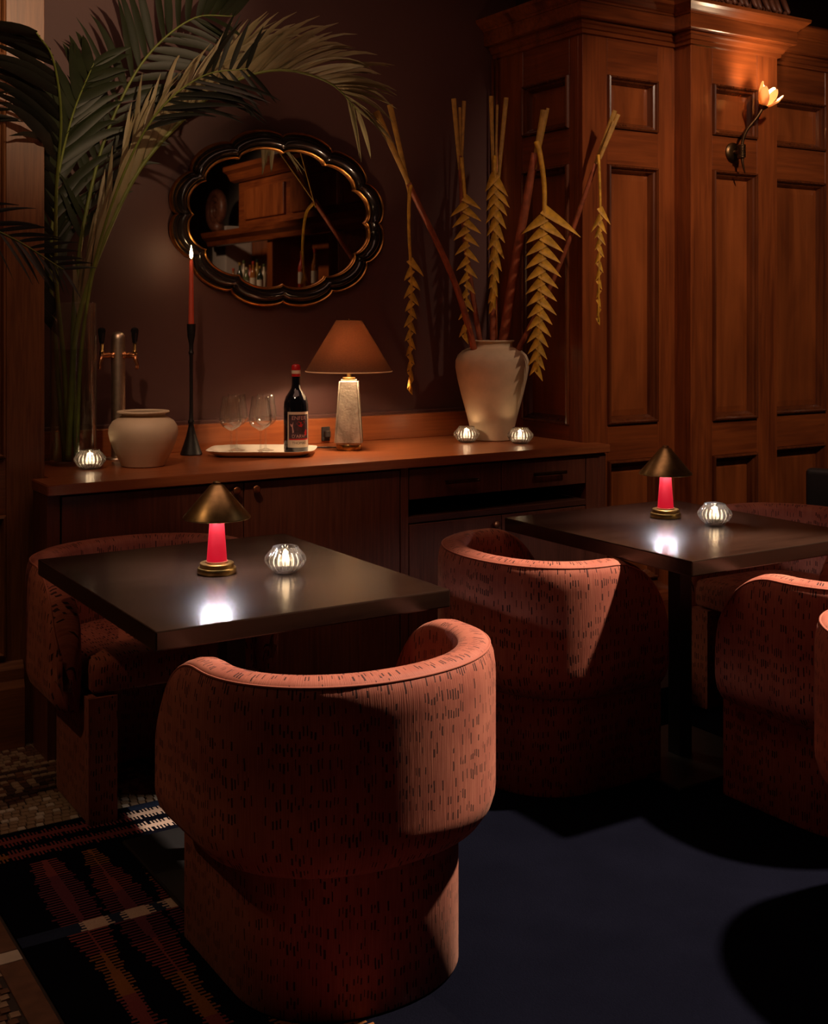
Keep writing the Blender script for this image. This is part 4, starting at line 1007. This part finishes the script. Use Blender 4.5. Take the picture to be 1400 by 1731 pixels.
def leaflet(p0, d0, grav, ln, wd, nrm, m, parent, seg=7, name='leaflet', curl=0.0, sag=2.0, clamp=None):
    p = Vector(p0); d = Vector(d0).normalized(); v, f = [], []
    st = ln / seg
    for i in range(seg + 1):
        t = i / seg
        w_ = wd * (math.sin(math.pi * min(1, (0.06 + t * 0.94)) ** 0.75) ** 0.8 if t < 1 else 0.0) * 0.5
        w_ = max(w_, 0.0006)
        s = d.cross(Vector(nrm)); s = s.normalized() if s.length > 1e-4 else Vector((1, 0, 0))
        n2 = s.cross(d).normalized()
        v += [p - s * w_ + n2 * w_ * 0.25, p.copy(), p + s * w_ + n2 * w_ * 0.25]
        p = p + d * st
        if clamp is not None:                              # leaves press against the walls instead of passing through
            w = p + clamp
            if w.y > 4.06 and w.x < 1.145:
                if w.x > 1.0 and w.y > 4.12: p.x = 1.145 - clamp.x
                else: p.y = 4.055 - clamp.y
            if w.y > 4.60: p.y = 4.60 - clamp.y
        d = (d + Vector((0, 0, -1)) * grav * st * (0.4 + sag * t * t) + n2 * curl * st).normalized()
    for i in range(seg):
        a = i * 3; f += [(a, a + 1, a + 4, a + 3), (a + 1, a + 2, a + 5, a + 4)]
    return pyd(name, v, f, m, parent, True)
def frond(parent, pts, nl, lmax, sides, m, rad=0.009, start=0.25, wd=0.022, mst=None, ang=(30, 52), grav=3.0, jitter=0.1, tipcut=1.0, lend=0.5):
    """pts are in the parent's own coordinates; sides = list of directions the leaflets fold towards"""
    cur = catmull(pts, 60)
    fr = tube('frond', cur, [rad * (1 - 0.85 * i / 60) + 0.0008 for i in range(61)], mst or M['stem_green'], parent, 8)
    for sd in sides:
        S = Vector(sd).normalized()
        for k in range(nl):
            t = start + (tipcut - start) * (k + random.uniform(-.25, .25)) / (nl - 1)
            t = min(0.995, max(start, t))
            i = min(59, int(t * 60)); p0 = cur[i].lerp(cur[i + 1], t * 60 - i)
            T_ = (cur[min(60, i + 1)] - cur[max(0, i - 1)]).normalized()
            q = (t - start) / (1 - start)
            ag = R(ang[0] + (ang[1] - ang[0]) * q + random.uniform(-5, 5))
            sv = (S - T_ * S.dot(T_)).normalized()
            d = T_ * math.cos(ag) + sv * math.sin(ag) + Vector([random.uniform(-jitter, jitter) for _ in range(3)])
            ln = lmax * (0.55 + 0.45 * min(1, q / 0.2)) * (1 - (1 - lend) * max(0, (q - 0.45) / 0.55)) * random.uniform(0.88, 1.08)
            leaflet(p0, d, grav * random.uniform(0.6, 1.5), ln, wd * random.uniform(0.8, 1.15), sv.cross(T_) + sv * random.uniform(-.55, .55), m, fr, clamp=parent.location)
    return fr
g = Vector((GX, GY, CT + .0003))
def rel(pts): return [Vector(p) - g for p in pts]
pl = thing('palm_spray', 'large arching palm fronds standing in the tall glass vase', 'plant', tuple(g))
up_l = Vector((-0.75, -0.10, 0.66))
frond(pl, rel([(1.285, 4.37, 0.905), (1.30, 4.385, 1.10), (1.322, 4.39, 1.368), (1.392, 4.375, 1.628), (1.540, 4.35, 1.959), (1.738, 4.32, 2.195), (1.915, 4.30, 2.328), (2.106, 4.28, 2.384), (2.298, 4.25, 2.345), (2.412, 4.22, 2.235)]),
      60, 0.40, [(-0.72, -0.42, 0.60), (-0.62, 0.35, 0.70)], M['leaf_pale'], 0.012, 0.24, 0.024, M['stem_green'], (10, 44), 3.0, 0.05, 1.0, 0.62)
frond(pl, rel([(1.325, 4.40, 0.905), (1.318, 4.42, 1.25), (1.335, 4.44, 1.55), (1.390, 4.46, 1.86), (1.47, 4.46, 2.14), (1.60, 4.44, 2.40), (1.78, 4.42, 2.57), (1.95, 4.40, 2.60)]),
      26, 0.34, [(-1, -0.2, 0.35), (1, -0.2, 0.25)], M['leaf'], 0.010, 0.36, 0.032, None, (34, 60), 3.4, 0.08)
frond(pl, rel([(1.300, 4.40, 0.905), (1.280, 4.40, 1.25), (1.235, 4.34, 1.55), (1.195, 4.20, 1.85), (1.165, 4.04, 2.08), (1.10, 3.90, 2.24), (1.02, 3.80, 2.30)]),
      26, 0.36, [(-1, 0.1, 0.2)], M['leaf_dark'], 0.010, 0.22, 0.038, None, (30, 55), 2.6, 0.08)
frond(pl, rel([(1.315, 4.36, 0.905), (1.325, 4.34, 1.30), (1.365, 4.28, 1.65), (1.44, 4.19, 1.95), (1.53, 4.10, 2.15), (1.66, 4.02, 2.27), (1.80, 3.95, 2.30)]),
      13, 0.31, [(0.9, -0.3, -0.45), (0.8, -0.5, 0.5)], M['leaf_dark'], 0.007, 0.60, 0.017, None, (35, 62), 2.0, 0.2)
frond(pl, rel([(1.290, 4.42, 0.905), (1.262, 4.44, 1.30), (1.245, 4.45, 1.60), (1.265, 4.44, 1.90), (1.31, 4.40, 2.15), (1.37, 4.34, 2.34)]),
      24, 0.30, [(-1, -0.3, 0.2), (0.9, 0.1, 0.3)], M['leaf'], 0.010, 0.34, 0.036, None, (24, 45), 3.0, 0.08)

# a second palm that only reaches into view
p2 = thing('potted_palm', 'palm standing out of view whose feathery frond tips reach before the oak panelling', 'plant', (0.20, 3.35, 0))
lathe('pot', [(0.0, 0.0), (0.15, 0.0), (0.17, 0.02), (0.20, 0.38), (0.205, 0.40), (0.185, 0.40), (0.18, 0.36), (0.0, 0.35)], M['cream2'], p2, 40)
for pts, mm, ln in ((((0, 0, 0.35), (0.02, 0.02, 1.0), (0.12, 0.08, 1.52), (0.38, 0.16, 1.74), (0.66, 0.22, 1.66), (0.85, 0.26, 1.56)), 'leaf_dark', 0.20),
                    (((0.02, 0, 0.35), (0.0, 0.04, 1.0), (0.10, 0.10, 1.55), (0.28, 0.16, 1.90), (0.50, 0.20, 2.02), (0.62, 0.20, 1.97)), 'leaf', 0.20),
                    (((0.0, 0.02, 0.35), (0.05, 0.04, 0.8), (0.20, 0.10, 1.10), (0.42, 0.16, 1.22), (0.58, 0.18, 1.16)), 'leaf', 0.16)):
    frond(p2, [Vector(q) for q in pts], 20, ln, [(0.1, -0.2, 0.9), (0.2, -0.3, -0.9)], M[mm], 0.008, 0.42, 0.013, None, (28, 40), 2.5, 0.06)

# heliconias
def heliconia(label, base, bend, tops, hang, drop, spec):
    """base/bend: the stalk; tops: ends of the cut leaf stalks; hang: where the pendant leaves; drop: its points; spec: bract layout"""
    O = Vector(base)
    t = thing('heliconia', label, 'flower', tuple(O), 0, 'hanging heliconias in the cream vase')
    rl = lambda q: Vector(q) - O
    st = catmull([rl(q) for q in [base] + bend], 24)
    tube('stalk', st, [spec['r'] * (1 - 0.25 * i / 24) for i in range(25)], M['stalk'], t, 12)
    for q in tops:
        a = rl(q[0]); b_ = rl(q[1]); D = (b_ - a).normalized(); S = D.cross(CF).normalized(); r0 = q[2]
        v, f = [], []
        for i in range(5):                                  # an open, channelled stalk end
            c = a.lerp(b_, i / 4); rr = r0 * (0.7 + 0.3 * i / 4)
            for k in range(7):
                an = math.pi * (-0.15 + 1.3 * k / 6); v.append(c + S * rr * math.cos(an) - CF * rr * 0.55 * math.sin(an))
            for k in range(6, -1, -1):
                an = math.pi * (-0.15 + 1.3 * k / 6); v.append(c + S * rr * .8 * math.cos(an) - CF * rr * 0.35 * math.sin(an))
        for i in range(4):
            for k in range(14): f.append((i * 14 + k, i * 14 + (k + 1) % 14, (i + 1) * 14 + (k + 1) % 14, (i + 1) * 14 + k))
        f.append(tuple(range(13, -1, -1))); f.append(tuple(range(56, 70)))
        pyd('cut_stalk', v, f, M['stub'], t, False)
    ax = catmull([rl(q) for q in [hang] + drop], 40)
    tube('flower_axis', ax, [spec['ra'] * (1 - 0.45 * i / 40) for i in range(41)], M['bract'], t, 10)
    n = spec['n']; s0 = spec['s0']
    for k in range(n):
        q = k / (n - 1); tt = s0 + (0.985 - s0) * q ** 0.9
        i = min(39, int(tt * 40)); p0 = ax[i].lerp(ax[i + 1], tt * 40 - i)
        side = 1 if (k + spec.get('ph', 0)) % 2 == 0 else -1
        T_ = (ax[min(40, i + 1)] - ax[max(0, i - 1)]).normalized()
        out_ = (CR * side - CF * spec.get('fw', 0.25)).normalized()
        op = spec['open'] * (1 - 0.55 * q ** 2)
        d = out_ * op + T_ * (1.05 - 0.3 * op)
        ln = spec['len'] * (1 - 0.42 * q) * random.uniform(0.9, 1.1)
        if k in spec.get('long', {}): ln = spec['long'][k]
        bract(p0 - out_ * 0.002, d, ln, spec['w'] * (1 - 0.35 * q), T_, out_, t, spec.get('curl', 2.0))
    # closing tip
    T_ = (ax[-1] - ax[-2]).normalized()
    bract(ax[-3], T_, spec['len'] * .55, spec['w'] * .6, T_, CR, t, 0)
    return t
def bract(p0, d0, ln, wd, T_, out_, parent, curl):
    p = Vector(p0); d = Vector(d0).normalized(); v, f = [], []; seg = 6; st = ln / seg
    for i in range(seg + 1):
        q = i / seg
        w_ = wd * (1 - q ** 1.4) * 0.5 + 0.0005
        pl_ = (T_ - d * T_.dot(d))                            # widens along the axis, boat shaped
        pl_ = pl_.normalized() if pl_.length > 1e-3 else out_
        sd = d.cross(pl_).normalized()
        dp = wd * 0.30 * (1 - q)
        v += [p + sd * w_ * .55 + pl_ * w_ , p - pl_ * w_ * 0.9 , p - sd * w_ * .55 + pl_ * w_]
        p = p + d * st
        d = (d + T_ * curl * st * (2.4 * q) + out_ * curl * st * 0.5).normalized()
    for i in range(seg):
        a = i * 3; f += [(a, a + 1, a + 4, a + 3), (a + 1, a + 2, a + 5, a + 4)]
    return pyd('bract', v, f, M['bract'], parent, True)
zin = 1.20
heliconia('heliconia leaning towards the mirror with a long narrow curled pendant', (3.045, 4.29, zin), [(2.90, 4.26, 1.56), (2.632, 4.205, 1.965)],
          [((2.635, 4.205, 1.96), (2.446, 4.15, 2.235), 0.014), ((2.64, 4.21, 1.93), (2.540, 4.20, 2.278), 0.012)], (2.636, 4.195, 1.955),
          [(2.610, 4.165, 1.90), (2.600, 4.15, 1.75), (2.612, 4.15, 1.55), (2.606, 4.15, 1.35), (2.606, 4.15, 1.12)],
          dict(r=0.015, ra=0.008, n=17, s0=0.50, len=0.062, w=0.030, open=0.60, curl=14, long={0: 0.09}))
heliconia('heliconia next to the mirror side with spread mustard bracts beside the vase neck', (3.10, 4.33, zin), [(3.02, 4.36, 1.75), (2.985, 4.35, 2.12)],
          [((2.985, 4.35, 2.06), (2.953, 4.35, 2.365), 0.011), ((2.99, 4.35, 2.08), (2.985, 4.35, 2.33), 0.007), ((2.993, 4.35, 2.07), (3.008, 4.35, 2.36), 0.009)], (2.984, 4.335, 2.11),
          [(2.980, 4.31, 1.98), (2.978, 4.29, 1.83), (2.975, 4.28, 1.60), (2.962, 4.28, 1.33)],
          dict(r=0.012, ra=0.009, n=19, s0=0.33, len=0.088, w=0.036, open=0.95, curl=2.5))
heliconia('upright heliconia at the centre with a short folded leaf like pendant', (3.125, 4.30, zin), [(3.128, 4.30, 1.65), (3.135, 4.30, 2.10)],
          [((3.128, 4.30, 2.06), (3.116, 4.30, 2.385), 0.010), ((3.14, 4.30, 2.06), (3.150, 4.30, 2.35), 0.006), ((3.15, 4.305, 1.95), (3.198, 4.30, 2.385), 0.011)], (3.125, 4.285, 2.12),
          [(3.108, 4.262, 2.06), (3.108, 4.25, 1.93), (3.100, 4.245, 1.70), (3.082, 4.245, 1.47)],
          dict(r=0.014, ra=0.010, n=21, s0=0.30, len=0.105, w=0.042, open=0.58, curl=-1.5, ph=1))
heliconia('thick brown heliconia beside the panelling with the largest saw edged pendant', (3.150, 4.285, zin), [(3.175, 4.20, 1.66), (3.205, 4.10, 2.12)],
          [((3.200, 4.105, 2.05), (3.232, 4.07, 2.30), 0.018), ((3.208, 4.10, 2.10), (3.248, 4.07, 2.31), 0.007)], (3.197, 4.082, 2.165),
          [(3.206, 4.068, 2.10), (3.222, 4.06, 1.95), (3.205, 4.05, 1.72), (3.190, 4.05, 1.45), (3.172, 4.05, 1.19)],
          dict(r=0.023, ra=0.013, n=27, s0=0.47, len=0.118, w=0.046, open=1.0, curl=2.0, long={0: 0.20, 1: 0.13}))
heliconia('thin heliconia leaning out before the mahogany panels', (3.170, 4.24, zin), [(3.275, 4.04, 1.62), (3.352, 3.88, 2.06)],
          [((3.30, 3.99, 1.76), (3.430, 3.85, 2.285), 0.010), ((3.365, 3.87, 2.08), (3.445, 3.845, 2.27), 0.009), ((3.36, 3.875, 2.07), (3.422, 3.85, 2.24), 0.006)], (3.354, 3.868, 2.095),
          [(3.348, 3.855, 2.03), (3.345, 3.845, 1.86), (3.335, 3.84, 1.68), (3.330, 3.84, 1.40)],
          dict(r=0.012, ra=0.007, n=15, s0=0.48, len=0.060, w=0.026, open=0.50, curl=6, long={0: 0.085, 1: 0.085}))

# ================================================================== SCONCE
sc_ = thing('wall_sconce', 'lit flower shaped bronze wall sconce on the mahogany pilaster', 'wall lamp', (4.178, PY, 2.167))
lathe('backplate', [(0.0, 0.0), (0.046, 0.0), (0.046, 0.006), (0.040, 0.012), (0.030, 0.016), (0.0, 0.018)], M['bronze'], sc_, 40, axis=(0, -1, 0))
tube('bracket', [(0, -0.015, 0), (0, -0.052, 0)], 0.014, M['bronze'], sc_, 16)
coil = [(0.017 * math.cos(t), -0.055 + 0.017 * math.sin(t), -0.030 + 0.060 * t / (2 * math.pi * 10)) for t in [i * 2 * math.pi / 14 for i in range(141)]]
tube('coil', coil, 0.0027, M['bronze'], sc_, 6)
FT = Vector((0.068, -0.118, 0.195))
stem_pts = catmull([(0.015, -0.062, -0.098), (0.004, -0.060, -0.065), (0.0, -0.058, -0.02), (0.0, -0.060, 0.04), (0.012, -0.075, 0.095), (0.045, -0.102, 0.150), tuple(FT)], 40)
tube('stem', stem_pts, [0.003 + 0.004 * min(1, i / 12) for i in range(41)], M['bronze'], sc_, 10)
q = (Vector((0.25, -0.30, 1.0))).normalized()
qr = Vector((0, 0, 1)).rotation_difference(q)
lathe('calyx', [(0.0, -0.012), (0.008, -0.010), (0.020, 0.004), (0.022, 0.010), (0.0, 0.010)], M['bronze'], sc_, 24, loc=tuple(FT), axis=tuple(q))
def petal(ang_, open_, hgt, wid):
    v, f = [], []; a = R(ang_)
    for i in range(9):
        t = i / 8
        r_ = 0.018 + open_ * math.sin(t * 1.9) * 0.048 + (0.020 * max(0, t - .75) * 4 * (open_ - 0.55))
        z_ = hgt * t
        for k in range(7):
            s = (k - 3) / 3
            w_ = wid * math.sin(math.pi * min(0.985, 0.20 + t * 0.785)) ** 0.55
            aa = a + s * w_ / max(0.02, r_)
            rr = r_ - 0.004 * (s * s)
            v.append(FT + qr @ Vector((rr * math.cos(aa), rr * math.sin(aa), z_ + 0.004)))
    for i in range(8):
        for k in range(6): f.append((i * 7 + k, i * 7 + k + 1, (i + 1) * 7 + k + 1, (i + 1) * 7 + k))
    o = pyd('petal', v, f, M['petal'], sc_, True)
    md = o.modifiers.new('thickness', 'SOLIDIFY'); md.thickness = 0.0018
for ang_, op, hh in ((-95, 0.62, 0.078), (-30, 0.95, 0.070), (25, 0.60, 0.092), (85, 0.62, 0.086), (150, 0.62, 0.094), (205, 0.95, 0.072)): petal(ang_, op, hh * 1.12, 0.031)
lathe('bulb', [(0.0, 0.008), (0.009, 0.012), (0.014, 0.030), (0.012, 0.048), (0.005, 0.062), (0.0, 0.066)], M['bulb'], sc_, 20, loc=tuple(FT), axis=tuple(q))
p = point('sconce_glow', tuple(FT + q * 0.080), 6.5, (1.0, 0.68, 0.42), 0.016); p.parent = sc_

# carved crest on the pilaster cornice
cr = thing('carved_crest', 'carved wooden scrollwork crest resting on the pilaster cornice', 'carving', (0, 0, 0))
zt = zc + .1745
for i in range(12):
    x = 3.98 + i * 0.043; s = 0.75 + 0.35 * math.sin(i * 1.3) ** 2
    pts = [(x + 0.004 * t - 0.014 * math.sin(t * 1.1), 3.845 - 0.035 * math.cos(t * 0.9) * s, zt + 0.012 + 0.060 * s * (1 - math.cos(t * 1.05))) for t in [j * 0.2 for j in range(16)]]
    tube('scroll', pts, [0.012 * (0.7 + 0.5 * math.sin(math.pi * j / 15)) for j in range(16)], M['carve'], cr, 8)
box('crest_back', (3.96, 3.868, zt), (4.47, 3.90, zt + 0.20), M['carve'], cr, 0.01, 2)
for i in range(8):
    lathe('bead', [(0, -0.012), (0.008, -0.009), (0.012, 0), (0.008, 0.009), (0, 0.012)], M['carve'], cr, 12, loc=(4.02 + i * 0.06, 3.82, zt + 0.0125))
